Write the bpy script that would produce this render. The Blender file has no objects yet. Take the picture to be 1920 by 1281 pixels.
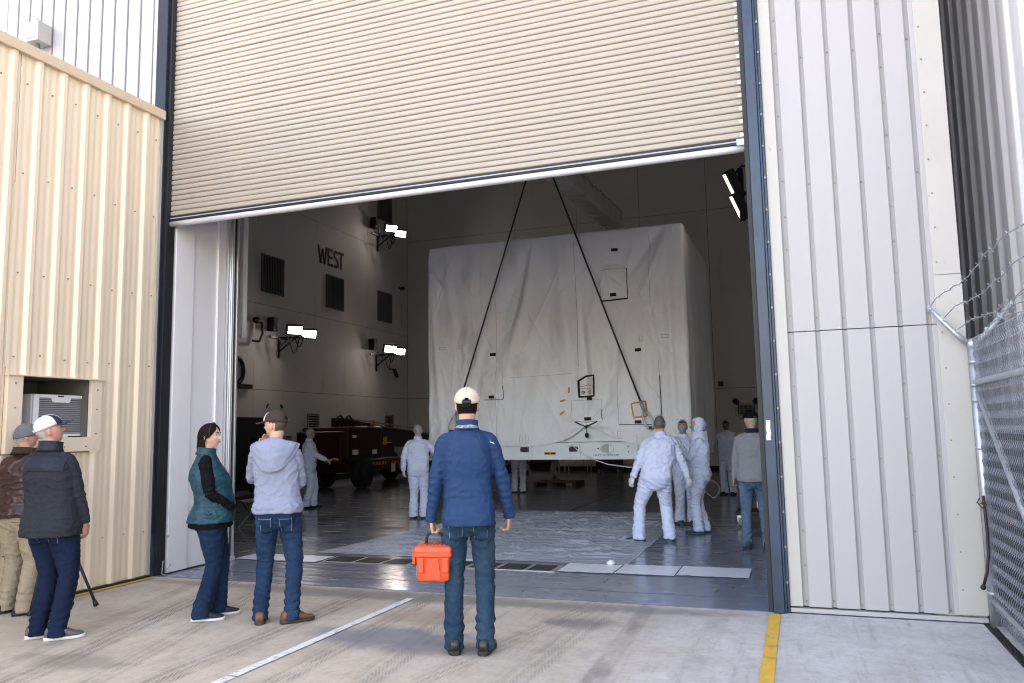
import bpy, bmesh, math, random
from math import sin, cos, pi, sqrt, exp, radians, atan2
from mathutils import Vector, Matrix, noise
from mathutils.bvhtree import BVHTree

random.seed(7)
S = bpy.context.scene
COL = S.collection

# ------------------------------------------------------------------ camera
cam_data = bpy.data.cameras.new('camera')
cam = bpy.data.objects.new('camera', cam_data)
COL.objects.link(cam)
CAM_YAW, CAM_PITCH, CAM_ROLL = -0.34679556, 0.11121527, -0.01856289
_f = Vector((sin(CAM_YAW) * cos(CAM_PITCH), cos(CAM_YAW) * cos(CAM_PITCH), sin(CAM_PITCH)))
_r = Vector((cos(CAM_YAW), -sin(CAM_YAW), 0))
_u = _r.cross(_f)
_r2 = _r * cos(CAM_ROLL) + _u * sin(CAM_ROLL)
_u2 = _u * cos(CAM_ROLL) - _r * sin(CAM_ROLL)
cam.matrix_world = Matrix(((_r2.x, _u2.x, -_f.x, 0), (_r2.y, _u2.y, -_f.y, 0), (_r2.z, _u2.z, -_f.z, 1.56), (0, 0, 0, 1)))
cam_data.sensor_width = 36
cam_data.lens = 1478.11 / 1920 * 36
cam_data.clip_start = 0.1
cam_data.clip_end = 2000
S.camera = cam

# ------------------------------------------------------------------ light
SUN_EL, SUN_AZ = radians(28), radians(20)      # azimuth clockwise from +Y: the sun is behind the hangar, the apron is in its shade
world = bpy.data.worlds.new('World')
S.world = world
world.use_nodes = True
wn = world.node_tree.nodes
sky = wn.new('ShaderNodeTexSky')
sky.sky_type = 'NISHITA'
sky.sun_disc = False
sky.sun_elevation = SUN_EL
sky.sun_rotation = SUN_AZ
sky.air_density = 1.0
sky.dust_density = 3.0
sky.ozone_density = 0.6
world.node_tree.links.new(sky.outputs[0], wn['Background'].inputs[0])
wn['Background'].inputs[1].default_value = 0.15
sun_data = bpy.data.lights.new('sun', 'SUN')
sun_data.energy = 4.0
sun_data.angle = radians(0.53)
sun_data.color = (1.0, 0.93, 0.82)
sun = bpy.data.objects.new('sun', sun_data)
COL.objects.link(sun)
_sd = Vector((sin(SUN_AZ) * cos(SUN_EL), cos(SUN_AZ) * cos(SUN_EL), sin(SUN_EL)))
sun.rotation_euler = _sd.to_track_quat('Z', 'Y').to_euler()
S.view_settings.view_transform = 'Standard'
S.view_settings.look = 'None'
S.cycles.filter_width = 1.1
S.view_settings.gamma = 1
S.view_settings.use_curve_mapping = False
S.view_settings.exposure = 3.42
S.view_settings.use_white_balance = True
S.view_settings.white_balance_temperature = 8700
S.view_settings.white_balance_tint = 23

# ------------------------------------------------------------------ mesh helpers
class MB:
    def __init__(s):
        s.v = []; s.f = []
    def add(s, vs, fs):
        n = len(s.v)
        s.v += [tuple(p) for p in vs]
        s.f += [tuple(n + i for i in q) for q in fs]
        return s
    def box(s, x0, x1, y0, y1, z0, z1):
        return s.add([(x0,y0,z0),(x1,y0,z0),(x1,y1,z0),(x0,y1,z0),(x0,y0,z1),(x1,y0,z1),(x1,y1,z1),(x0,y1,z1)],
              [(0,3,2,1),(4,5,6,7),(0,1,5,4),(1,2,6,5),(2,3,7,6),(3,0,4,7)])
    def cbox(s, c, d, m=None):
        """box with chamfered vertical look: centre c, size d, optional matrix"""
        x, y, z = d[0]/2, d[1]/2, d[2]/2
        P = [Vector((a*x,b*y,e*z)) for e in (-1,1) for b in (-1,1) for a in (-1,1)]
        if m: P = [m @ p for p in P]
        P = [p + Vector(c) for p in P]
        return s.add(P, [(0,2,3,1),(4,5,7,6),(0,1,5,4),(1,3,7,5),(3,2,6,7),(2,0,4,6)])
    def tube(s, pts, r, n=8, caps=True):
        pts = [Vector(p) for p in pts]
        rs = r if isinstance(r, (list, tuple)) else [r]*len(pts)
        rings = []
        prev = None
        for i, p in enumerate(pts):
            t = (pts[min(i+1, len(pts)-1)] - pts[max(i-1, 0)])
            t = t.normalized() if t.length > 1e-9 else Vector((0,0,1))
            if prev is None:
                a = Vector((0,0,1)) if abs(t.z) < .9 else Vector((1,0,0))
                u = t.cross(a).normalized()
            else:
                u = (prev - t*prev.dot(t))
                u = u.normalized() if u.length > 1e-9 else t.orthogonal().normalized()
            prev = u
            w = t.cross(u)
            rings.append([p + (u*cos(2*pi*k/n) + w*sin(2*pi*k/n))*rs[i] for k in range(n)])
        s.loft(rings, caps)
        return s
    def loft(s, rings, caps=True, closed=True):
        n = len(rings[0]); vs = [q for R in rings for q in R]; fs = []
        for i in range(len(rings)-1):
            for k in range(n if closed else n-1):
                a = i*n+k; b = i*n+(k+1) % n
                fs.append((a, b, b+n, a+n))
        if caps:
            fs.append(tuple(reversed(range(n))))
            fs.append(tuple(range((len(rings)-1)*n, len(rings)*n)))
        return s.add(vs, fs)
    def grid(s, fn, nu, nv, wrapu=False):
        vs = [fn(i/(nu if wrapu else nu), j/nv) for j in range(nv+1) for i in range(nu if wrapu else nu+1)]
        w = nu if wrapu else nu+1
        fs = []
        for j in range(nv):
            for i in range(nu):
                a = j*w+i; b = j*w+(i+1) % w
                fs.append((a, b, b+w, a+w))
        return s.add(vs, fs)
    def ell(s, c, r, nu=16, nv=10, m=None):
        c = Vector(c); vs = []
        for j in range(nv+1):
            th = pi*j/nv
            for i in range(nu):
                ph = 2*pi*i/nu
                p = Vector((r[0]*sin(th)*cos(ph), r[1]*sin(th)*sin(ph), r[2]*cos(th)))
                vs.append(c + (m @ p if m else p))
        fs = []
        for j in range(nv):
            for i in range(nu):
                a = j*nu+i; b = j*nu+(i+1) % nu
                fs.append((a+nu, b+nu, b, a))
        return s.add(vs, fs)

def obj(name, mb, mat, parent=None, smooth=False, loc=None, bevel=0.0, label=None, me=None):
    if me is None:
        me = bpy.data.meshes.new(name)
        me.from_pydata(mb.v, [], mb.f)
        bm = bmesh.new(); bm.from_mesh(me)
        bmesh.ops.remove_doubles(bm, verts=bm.verts, dist=1e-6)
        bmesh.ops.recalc_face_normals(bm, faces=bm.faces)
        if bevel > 0:
            es = [e for e in bm.edges if len(e.link_faces) == 2 and e.calc_face_angle() > .6]
            bmesh.ops.bevel(bm, geom=es, offset=bevel, segments=2, profile=.6, affect='EDGES', clamp_overlap=True)
        bm.to_mesh(me); bm.free()
        if mat: me.materials.append(mat)
        if smooth:
            me.polygons.foreach_set('use_smooth', [True]*len(me.polygons))
            if smooth != True: me.set_sharp_from_angle(angle=smooth)
    o = bpy.data.objects.new(name, me)
    COL.objects.link(o)
    if parent: o.parent = parent
    if loc: o.location = loc
    if label: o['label'] = label
    return o
def tag(o, label, cat, group=None):
    o['label'] = label; o['category'] = cat
    if group: o['group'] = group
    return o
def struct(o):
    o['kind'] = 'structure'; return o
def stuff(o):
    o['kind'] = 'stuff'; return o
def thing(name, label, cat, loc=(0,0,0), rz=0, group=None, scale=1):
    o = bpy.data.objects.new(name, None); COL.objects.link(o)
    o.empty_display_size = .2
    o.location = loc; o.rotation_euler = (0,0,rz); o.scale = (scale,)*3
    return tag(o, label, cat, group)
def dup(o, parent, loc=None, name=None):
    c = o.copy(); COL.objects.link(c); c.parent = parent
    if loc: c.location = loc
    return c
def dup_tree(o, loc, rz=None, label=None):
    r = o.copy(); COL.objects.link(r); r.location = loc
    if rz is not None: r.rotation_euler = (0,0,rz)
    if label: r['label'] = label
    for ch in list(o.children):
        c = ch.copy(); COL.objects.link(c); c.parent = r
        for g in ch.children:
            d = g.copy(); COL.objects.link(d); d.parent = c
    return r

# ------------------------------------------------------------------ materials
def mat(name, col, rough=.6, metal=0, var=.08, vscale=3.0, bump=0.0, bscale=60.0, stretch=(1,1,1), col2=None, spec=.5, detail=6, bdist=.01, gen=False, emit=None, sheen=0):
    m = bpy.data.materials.new(name); m.use_nodes = True
    nt = m.node_tree; N = nt.nodes; L = nt.links
    b = N['Principled BSDF']
    tc = N.new('ShaderNodeTexCoord'); mp = N.new('ShaderNodeMapping')
    mp.inputs['Scale'].default_value = stretch
    L.new(tc.outputs['Object'], mp.inputs[0])
    nz = N.new('ShaderNodeTexNoise'); nz.inputs['Scale'].default_value = vscale; nz.inputs['Detail'].default_value = detail
    nz.inputs['Roughness'].default_value = .62
    L.new(mp.outputs[0], nz.inputs['Vector'])
    rp = N.new('ShaderNodeValToRGB')
    c1 = [max(0, c*(1-var)) for c in col]; c2 = [min(1, c*(1+var)) for c in col]
    if col2: c1, c2 = col, col2
    rp.color_ramp.elements[0].position = .3; rp.color_ramp.elements[1].position = .7
    rp.color_ramp.elements[0].color = (*c1, 1); rp.color_ramp.elements[1].color = (*c2, 1)
    L.new(nz.outputs[0], rp.inputs[0]); L.new(rp.outputs[0], b.inputs['Base Color'])
    b.inputs['Roughness'].default_value = rough; b.inputs['Metallic'].default_value = metal
    b.inputs['Specular IOR Level'].default_value = spec
    if sheen:
        b.inputs['Sheen Weight'].default_value = sheen; b.inputs['Sheen Roughness'].default_value = .5
    if bump:
        n2 = N.new('ShaderNodeTexNoise'); n2.inputs['Scale'].default_value = bscale; n2.inputs['Detail'].default_value = 5
        L.new(mp.outputs[0], n2.inputs['Vector'])
        bp = N.new('ShaderNodeBump'); bp.inputs['Strength'].default_value = bump; bp.inputs['Distance'].default_value = bdist
        L.new(n2.outputs[0], bp.inputs['Height']); L.new(bp.outputs[0], b.inputs['Normal'])
    if emit:
        b.inputs['Emission Color'].default_value = (*emit[0], 1); b.inputs['Emission Strength'].default_value = emit[1]
    m['bsdf'] = b.name
    return m

def wrinkle(m, scale=7, strength=.5, dist=.02, stretch=(1,1,1), distortion=1.6):
    nt = m.node_tree; N = nt.nodes; L = nt.links; b = N['Principled BSDF']
    tc = N.new('ShaderNodeTexCoord'); mp = N.new('ShaderNodeMapping'); mp.inputs['Scale'].default_value = stretch; mp.inputs['Rotation'].default_value = (.4,.5,.2)
    L.new(tc.outputs['Object'], mp.inputs[0])
    nz = N.new('ShaderNodeTexNoise'); nz.noise_type = 'RIDGED_MULTIFRACTAL'; nz.inputs['Scale'].default_value = scale; nz.inputs['Detail'].default_value = 2.5; nz.inputs['Distortion'].default_value = distortion
    L.new(mp.outputs[0], nz.inputs['Vector'])
    bp = N.new('ShaderNodeBump'); bp.inputs['Strength'].default_value = strength; bp.inputs['Distance'].default_value = dist
    L.new(nz.outputs[0], bp.inputs['Height'])
    if b.inputs['Normal'].links: L.new(b.inputs['Normal'].links[0].from_socket, bp.inputs['Normal'])
    L.new(bp.outputs[0], b.inputs['Normal'])
    return m

def speckle(m, col, scale=30, thr=.68, width=.04, stretch=(1,1,1), amount=1.0, detail=4):
    """chips, dirt and scratches of their own shape mixed over a material's base colour"""
    nt = m.node_tree; N = nt.nodes; L = nt.links; b = N['Principled BSDF']
    src = b.inputs['Base Color'].links[0].from_socket
    tc = N.new('ShaderNodeTexCoord'); mp = N.new('ShaderNodeMapping'); mp.inputs['Scale'].default_value = stretch
    L.new(tc.outputs['Object'], mp.inputs[0])
    nz = N.new('ShaderNodeTexNoise'); nz.inputs['Scale'].default_value = scale; nz.inputs['Detail'].default_value = detail
    L.new(mp.outputs[0], nz.inputs['Vector'])
    rp = N.new('ShaderNodeValToRGB'); rp.color_ramp.elements[0].position = thr; rp.color_ramp.elements[1].position = thr+width
    rp.color_ramp.elements[0].color = (0,0,0,1); rp.color_ramp.elements[1].color = (amount,)*3 + (1,)
    L.new(nz.outputs[0], rp.inputs[0])
    mx = N.new('ShaderNodeMix'); mx.data_type = 'RGBA'
    L.new(rp.outputs[0], mx.inputs[0]); L.new(src, mx.inputs[6]); mx.inputs[7].default_value = (*col, 1)
    L.new(mx.outputs[2], b.inputs['Base Color'])
    return m

M = {}
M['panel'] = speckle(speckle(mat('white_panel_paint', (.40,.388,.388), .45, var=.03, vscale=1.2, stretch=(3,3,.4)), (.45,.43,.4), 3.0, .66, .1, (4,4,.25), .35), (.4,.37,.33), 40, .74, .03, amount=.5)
M['trim'] = speckle(mat('cream_trim_paint', (.45,.435,.40), .45, var=.04, vscale=2), (.32,.33,.25), 14, .70, .04, (1,1,.6), .6)
M['tan'] = speckle(mat('tan_sheet_paint', (.76,.63,.475), .42, var=.025, vscale=1.1), (.4,.27,.15), 55, .76, .02, amount=.6)
M['slat'] = speckle(mat('beige_slat_paint', (.38,.333,.275), .45, var=.05, vscale=1.0, stretch=(.4,2,6)), (.42,.36,.28), 2.0, .62, .12, (.8,2,5), .35)
M['blue'] = speckle(speckle(mat('navy_steel_paint', (.010,.034,.068), .38, var=.25, vscale=5), (.16,.22,.30), 24, .70, .05, (1,1,.45), .4), (.16,.11,.07), 45, .74, .03, amount=.5)
M['slate'] = speckle(mat('slate_steel_paint', (.032,.043,.068), .42, var=.2, vscale=5), (.12,.14,.17), 28, .69, .04, (1,1,.4), .5)
M['black'] = mat('black_rubber', (.012,.012,.014), .6, var=.2)
M['darksteel'] = mat('dark_steel', (.05,.05,.055), .4, .8, var=.2)
M['fence'] = mat('weathered_fence_wire', (.30,.32,.36), .5, .5, var=.25, vscale=20)
M['steel'] = mat('galvanised_steel', (.46,.49,.53), .42, .75, var=.14, vscale=14)
M['alu'] = mat('aluminium', (.68,.70,.73), .28, .9, var=.06, vscale=4, stretch=(4,4,.3))
M['screw'] = mat('screw_metal', (.25,.23,.2), .5, .6, var=.3)
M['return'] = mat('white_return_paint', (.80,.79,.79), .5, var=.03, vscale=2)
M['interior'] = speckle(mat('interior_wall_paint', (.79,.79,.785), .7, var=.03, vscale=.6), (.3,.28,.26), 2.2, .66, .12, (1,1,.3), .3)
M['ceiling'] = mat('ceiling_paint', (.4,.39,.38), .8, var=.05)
M['letter'] = mat('black_letter_paint', (.012,.012,.012), .7, var=.1)
M['vent'] = mat('vent_grille', (.17,.17,.17), .7, var=.1)
M['vent2'] = mat('pale_grille', (.34,.34,.35), .6, var=.1)
M['bar'] = mat('door_bottom_bar', (.62,.63,.66), .35, .3, var=.06, vscale=6)
M['yellow'] = speckle(speckle(mat('yellow_line_paint', (.70,.40,.06), .6, var=.1, vscale=8), (.20,.16,.11), 9, .60, .1, amount=.55), (.12,.1,.08), 60, .66, .03, amount=.7)
M['white_line'] = speckle(mat('white_line_paint', (.72,.71,.69), .6, var=.07, vscale=8), (.40,.36,.31), 18, .57, .08, amount=.75)
M['lens_dim'] = mat('lamp_lens_edge', (.9,.9,.9), .3, emit=((1,.98,1.0), .35))
M['lens'] = mat('lamp_lens', (.9,.9,.9), .3, emit=((.90,.95,1.0), 5.5))
M['plasticwhite'] = mat('white_plastic', (.74,.74,.75), .4, var=.04)
M['plasticgrey'] = mat('grey_plastic', (.35,.36,.38), .5, var=.08)
M['acgrille'] = mat('coil_grille', (.10,.10,.10), .5, .4, var=.2, vscale=20)
M['asphalt'] = mat('far_ground', (.36,.34,.31), .9, var=.12, vscale=.3)

# concrete of the apron: blotches, brushed streaks along the traffic, tyre tracks, stains and soft patches
def concrete():
    m = bpy.data.materials.new('apron_concrete'); m.use_nodes = True
    nt = m.node_tree; N = nt.nodes; L = nt.links; b = N['Principled BSDF']
    geo = N.new('ShaderNodeNewGeometry')
    def math_(op, a, c=None, d=None):
        n = N.new('ShaderNodeMath'); n.operation = op
        for i, q in enumerate((a, c, d)):
            if q is None: continue
            if isinstance(q, (int, float)): n.inputs[i].default_value = q
            else: L.new(q, n.inputs[i])
        return n.outputs[0]
    def noise_(scale, st=(1,1,1), detail=6, rot=0, rough=.6, off=(0,0,0)):
        mp = N.new('ShaderNodeMapping'); mp.inputs['Scale'].default_value = st; mp.inputs['Rotation'].default_value = (0,0,rot); mp.inputs['Location'].default_value = off
        L.new(geo.outputs['Position'], mp.inputs[0])
        n = N.new('ShaderNodeTexNoise'); n.inputs['Scale'].default_value = scale; n.inputs['Detail'].default_value = detail; n.inputs['Roughness'].default_value = rough
        L.new(mp.outputs[0], n.inputs['Vector']); return n.outputs[0]
    def ramp(v, a, c, lo=0, hi=1):
        n = N.new('ShaderNodeMapRange'); n.inputs[1].default_value = a; n.inputs[2].default_value = c; n.inputs[3].default_value = lo; n.inputs[4].default_value = hi
        n.interpolation_type = 'SMOOTHSTEP'
        L.new(v, n.inputs[0]); return n.outputs[0]
    def mix(fac, c1, c2):
        n = N.new('ShaderNodeMix'); n.data_type = 'RGBA'
        L.new(fac, n.inputs[0])
        for i, q in ((6, c1), (7, c2)):
            if isinstance(q, tuple): n.inputs[i].default_value = (*q, 1)
            else: L.new(q, n.inputs[i])
        return n.outputs[2]
    sep = N.new('ShaderNodeSeparateXYZ'); L.new(geo.outputs['Position'], sep.inputs[0])
    X, Y = sep.outputs[0], sep.outputs[1]
    # warm bounce light tinted into the concrete at left, cooler grey at right
    warm = mix(ramp(noise_(1.1), .3, .7), (.475,.395,.295), (.60,.51,.395))
    cool = mix(ramp(noise_(1.6), .3, .7), (.47,.455,.445), (.57,.555,.545))
    col = mix(ramp(math_('ADD', X, math_('MULTIPLY', noise_(.8), 1.6)), -1.6, .9), warm, cool)
    # fine mottling and broom streaks
    col = mix(ramp(noise_(9, detail=8, rough=.75), .40, .72, 0, .45), col, (.27,.25,.23))
    col = mix(ramp(noise_(2.2, (7,.5,1), 5, -.12), .52, .78, 0, .6), col, (.29,.255,.22))
    col = mix(ramp(noise_(3.0, (5,.35,1), 5, .16, off=(4,0,0)), .56, .8, 0, .4), col, (.52,.49,.45))
    col = mix(ramp(noise_(120, detail=3), .58, .72, 0, .30), col, (.22,.20,.19))
    col = mix(ramp(noise_(26, detail=10, rough=.8), .50, .70, 0, .5), col, (.24,.215,.19))
    col = mix(ramp(noise_(38, detail=8, rough=.8, off=(7,3,0)), .56, .70, 0, .45), col, (.66,.62,.57))
    col = mix(ramp(noise_(1.4, (1,.6,1), 8, rough=.75, off=(2,9,0)), .50, .66, 0, .40), col, (.30,.265,.225))
    # tyre tracks: bands along slightly turning lines, broken by a tread pattern
    def track(x0, y0, dx, w, amt, tread=True):
        q = math_('SUBTRACT', math_('SUBTRACT', X, x0), math_('MULTIPLY', math_('SUBTRACT', Y, y0), dx))
        q = math_('ADD', q, math_('MULTIPLY', math_('SUBTRACT', noise_(.5, off=(x0,0,0)), .5), .10))
        a = math_('ABSOLUTE', q)
        band = ramp(a, w*.6, w*1.05, 1, 0)
        if tread:
            wv = math_('SINE', math_('ADD', math_('MULTIPLY', Y, 95), math_('MULTIPLY', a, 260)))
            gr = math_('SINE', math_('MULTIPLY', q, 2*pi/(w*.52)))
            t = math_('MULTIPLY', ramp(wv, -.6, .5, .35, 1), ramp(gr, -.7, .1, .3, 1))
            band = math_('MULTIPLY', band, t)
        fade = ramp(noise_(.9, (1.5,.6,1), 4, off=(x0*3,y0,0)), .25, .58, .35, 1)
        return math_('MULTIPLY', math_('MULTIPLY', math_('MULTIPLY', band, fade), ramp(noise_(7, (1,.5,1), 6, off=(x0,y0*2,0)), .30, .62, .2, 1)), amt)
    dark = (.085,.077,.07)
    for (x0,y0,dx,w,amt,tr) in ((-5.30,5.35,-.30,.16,.80,True),(-4.72,5.2,-.30,.14,.62,True),(-5.85,6.0,-.3,.10,.3,False),
                             (-4.05,6.2,-.04,.15,.75,True),(-3.30,5.6,-.05,.13,.60,True),(-2.75,5.0,-.12,.18,.45,True),
                             (-1.30,5.6,-.02,.09,.50,False),(-2.05,6.0,.22,.12,.45,True),(-1.7,6.6,.05,.16,.4,True),(-.75,5.5,.03,.1,.2,False)):
        col = mix(track(x0,y0,dx,w,amt,tr), col, dark)
    # blue grey, dark and rusty patches with soft edges
    def ground_patch(x, y, rx, ry, c, amt):
        nonlocal col
        u = math_('DIVIDE', math_('SUBTRACT', X, x), rx); v = math_('DIVIDE', math_('SUBTRACT', Y, y), ry)
        d = math_('SQRT', math_('ADD', math_('MULTIPLY', u, u), math_('MULTIPLY', v, v)))
        d = math_('ADD', d, math_('MULTIPLY', math_('SUBTRACT', noise_(3.5, off=(x,y,0)), .5), 1.3))
        col = mix(ramp(d, .45, 1.15, amt, 0), col, c)
    ground_patch(-3.05, 5.55, .75, .35, (.15,.16,.19), .75)
    ground_patch(-2.55, 5.35, .5, .22, (.17,.17,.19), .6)
    ground_patch(-3.1, 6.2, .5, .3, (.33,.20,.14), .45)
    ground_patch(-1.75, 6.35, .35, .2, (.14,.13,.13), .6)
    ground_patch(-4.9, 4.35, .5, .2, (.17,.15,.135), .5)
    ground_patch(-3.55, 6.9, 2.8, .22, (.17,.155,.14), .65)
    ground_patch(-1.3, 6.95, 1.0, .16, (.20,.19,.18), .5)
    ground_patch(-5.9, 6.95, 1.2, .12, (.19,.17,.15), .5)
    L.new(col, b.inputs['Base Color'])
    L.new(ramp(noise_(2.0), .3, .7, .62, .85), b.inputs['Roughness'])
    bp = N.new('ShaderNodeBump'); bp.inputs['Strength'].default_value = .5; bp.inputs['Distance'].default_value = .005
    L.new(noise_(70, detail=8), bp.inputs['Height']); L.new(bp.outputs[0], b.inputs['Normal'])
    return m
M['concrete'] = concrete()

# glossy epoxy floor with brushed scuffs
def epoxy():
    m = mat('epoxy_floor', (.165,.19,.235), .16, var=.12, vscale=1.2, stretch=(1,.35,1), spec=.6)
    nt = m.node_tree; N = nt.nodes; L = nt.links; b = N['Principled BSDF']
    tc = N.new('ShaderNodeTexCoord'); mp = N.new('ShaderNodeMapping'); mp.inputs['Scale'].default_value = (.5,3,1)
    L.new(tc.outputs['Object'], mp.inputs[0])
    nz = N.new('ShaderNodeTexNoise'); nz.inputs['Scale'].default_value = 3; nz.inputs['Detail'].default_value = 8
    L.new(mp.outputs[0], nz.inputs['Vector'])
    mr = N.new('ShaderNodeMapRange'); mr.inputs[1].default_value=.35; mr.inputs[2].default_value=.7; mr.inputs[3].default_value=.12; mr.inputs[4].default_value=.30
    L.new(nz.outputs[0], mr.inputs[0]); L.new(mr.outputs[0], b.inputs['Roughness'])
    bp = N.new('ShaderNodeBump'); bp.inputs['Strength'].default_value = .06; bp.inputs['Distance'].default_value = .01
    L.new(nz.outputs[0], bp.inputs['Height']); L.new(bp.outputs[0], b.inputs['Normal'])
    speckle(m, (.05,.05,.055), 5, .66, .06, (3,.5,1), .5)
    return m
M['epoxy'] = epoxy()
# ================================================================== GROUND
WALL_Y = 7.17
g = MB(); g.box(-600,600,-600,-14.0,-.6,-.02); g.box(-600,-14.2,-14.0,600,-.6,-.02); g.box(9.2,600,-14.0,600,-.6,-.02); g.box(-14.2,9.2,60,600,-.6,-.02)
struct(obj('ground', g, M['asphalt']))
struct(obj('alley_ground', MB().box(1.27,9.2,7.17,60,-.5,-.004).box(-14.2,-6.95,7.165,7.5,-.5,-.004).box(-14.2,-15.21,7.5,60,-.5,-.004).box(-15.2,1.27,28.95,60,-.5,-.004), M['asphalt']))
apron = obj('apron', MB().box(-14.2,9.2,-14.0,7.16,-.5,-.03), M['asphalt']); struct(apron)
xs = [-14.1,-9.9,-6.93,-.245,1.25,5.0,9.1]; ys = [-14,-9.6,-4.9,-.3,4.37,7.15]
for i in range(len(xs)-1):
    for j in range(len(ys)-1):
        if xs[i] == 1.25 and j >= 3: continue
        gx = .004
        dz = random.uniform(-.0015,.0015)
        obj('concrete_slab', MB().box(xs[i]+gx, xs[i+1]-gx, ys[j]+gx, ys[j+1]-gx, -.03, dz), M['concrete'], apron, bevel=.004)
# right edge: a black expansion strip, a concrete kerb strip under the fence, slab beyond
obj('expansion_joint', MB().grid(lambda u,v: (1.254+u*.05+.008*noise.noise((0,v*40,0)), -.4+v*7.55, .002+.006*noise.noise((u*3,v*60,1))), 3, 120), M['black'], apron)
obj('concrete_curb', MB().grid(lambda u,v: (1.305+u*.22, -.3+v*7.4, .012+.012*noise.noise((u*3,v*30,2))), 4, 90), mat('rough_concrete', (.40,.39,.38), .9, var=.2, vscale=9, bump=.5, bscale=40), apron)
obj('concrete_slab', MB().box(1.53,9.1,-.3,7.1,-.03,.0), M['concrete'], apron)
# painted lines: thin sheets with worn edges
def line_sheet(name, x0, x1, y0, y1, m, z=.006, sx=0.0):
    def fn(u, v):
        y = y0+(y1-y0)*v
        e = .006*noise.noise((u*9+x0, y*9, 3.3))
        return (x0+(x1-x0)*u+sx*v+(e if u in (0,1) else 0), y, z)
    return obj(name, MB().grid(fn, 2, 60), m, apron)
line_sheet('yellow_line', -.325, -.238, -.25, 7.05, M['yellow'])
line_sheet('white_line', -3.632, -3.552, -.25, 4.36, M['white_line'], sx=.04)
line_sheet('white_line', -3.592, -3.515, 4.38, 6.82, M['white_line'], sx=.035)
line_sheet('yellow_line', -6.91, -6.80, 4.4, 7.08, M['yellow'])
# inner floor
floor = struct(obj('hangar_floor', MB().box(-15.2,1.25,7.165,28.9,-.5,.0), M['epoxy']))
obj('floor_joint', MB().box(-4.22,-4.205,9.2,28.3,0,.0025), M['black'], floor)
obj('floor_joint', MB().box(-14.7,.9,7.62,7.628,0,.002), M['darksteel'], floor)
obj('floor_joint', MB().box(-14.7,.9,12.9,12.912,0,.002), M['black'], floor)

# ================================================================== HANGAR FRONT WALL
screws = MB()
def screw(mb, x, y, z, r=.009, d=(0,-1,0)):
    mb.cbox((x+d[0]*.003,y+d[1]*.003,z), (r*1.6 if d[0]==0 else .008, r*1.6 if d[1]==0 else .008, r*1.6))
hangar = thing('hangar_wall', 'white ribbed metal wall to the right of the big door, cream trim at its corner', 'wall', (0,WALL_Y,0))
rib0, pitch = -.03, .2135     # groove centres
z_split = 2.35
def panel_mesh(w, z0, z1, name):
    # flat pan with its two edges folded back into the groove
    prof = [(-w/2,.032),(-w/2,.004),(-w/2+.006,0),(w/2-.006,0),(w/2,.004),(w/2,.032)]
    mb = MB(); n = 14
    rings = []
    for k in range(n+1):
        z = z0+(z1-z0)*k/n
        rings.append([(x, y+.0016*noise.noise((x*7+z0, z*1.1, 5)), z) for x,y in prof])
    mb.loft(rings, caps=False, closed=False)
    return mb
wpan = pitch-.036
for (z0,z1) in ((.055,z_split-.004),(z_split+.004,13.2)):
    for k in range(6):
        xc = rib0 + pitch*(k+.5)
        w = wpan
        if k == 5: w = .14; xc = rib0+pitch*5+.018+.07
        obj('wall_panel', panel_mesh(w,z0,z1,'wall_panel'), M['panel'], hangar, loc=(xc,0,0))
    obj('groove_backing', MB().box(-.09,1.10,.028,.05,z0,z1), mat('groove_shade_paint', (.33,.325,.325), .5, var=.06) if z0<1 else bpy.data.materials['groove_shade_paint'], hangar)  # groove floor coloured darker than the panels to stand in for its shade
sc = MB()
for k in range(6):
    x = rib0+pitch*k
    zz = .09
    st = 1.18 if k not in (0,4) else .3
    while zz < 8.5:
        screw(sc, x+random.uniform(-.004,.004), .026, zz+random.uniform(-.02,.02), .0075)
        zz += st
stuff(obj('wall_screw', sc, M['screw'], hangar))
obj('jamb_trim', MB().box(-.160,-.060,-.012,.05,.055,13.2), M['trim'], hangar, bevel=.004)
obj('corner_trim', MB().box(1.09,1.292,-.014,.05,.06,2.75), M['trim'], hangar, bevel=.004)
obj('corner_trim', MB().box(1.092,1.290,-.010,.05,2.754,13.2), M['trim'], hangar, bevel=.004)
obj('base_flashing', MB().box(-.160,1.285,-.022,.05,.008,.042), M['panel'], hangar, bevel=.004)
sc = MB(); z = .25
while z < 8.5:
    screw(sc, 1.125+random.uniform(-.005,.005), -.012, z, .007); z += .29
stuff(obj('trim_screw', sc, M['screw'], hangar))
obj('side_wall', MB().box(.95,1.288,.052,21.6,0,13.2), M['return'], hangar)
obj('roof_coping', MB().box(-.2,1.35,-.06,.4,13.2,13.35), M['trim'], hangar)

hangar_left = thing('hangar_wall', 'white ribbed metal wall above the tan annex roof, left of the big door', 'wall', (0,WALL_Y,0))
for k in range(12):
    xc = -7.194 - .2115*(k+.5) + .0
    obj('wall_panel', panel_mesh(.2115-.030, 4.9, 13.2, 'p'), M['panel'], hangar_left, loc=(xc,0,0))
obj('groove_backing', MB().box(-9.75,-7.10,.028,.05,4.9,13.2), bpy.data.materials['groove_shade_paint'], hangar_left)
obj('jamb_trim', MB().box(-7.175,-7.075,-.012,.05,0.02,13.2), M['trim'], hangar_left, bevel=.004)
obj('wall_panel', MB().box(-12.6,-9.80,.0,.05,4.9,13.2), M['panel'], hangar_left)
obj('corner_trim', MB().box(-9.775,-9.735,-.03,.05,4.9,13.2), M['return'], hangar_left, bevel=.004)
obj('wall_core', MB().box(-15.3,-7.08,.052,.35,0,13.2), M['interior'], hangar_left)
obj('roof_coping', MB().box(-12.6,-7.08,-.06,.35,13.2,13.35), M['trim'], hangar_left)

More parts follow.
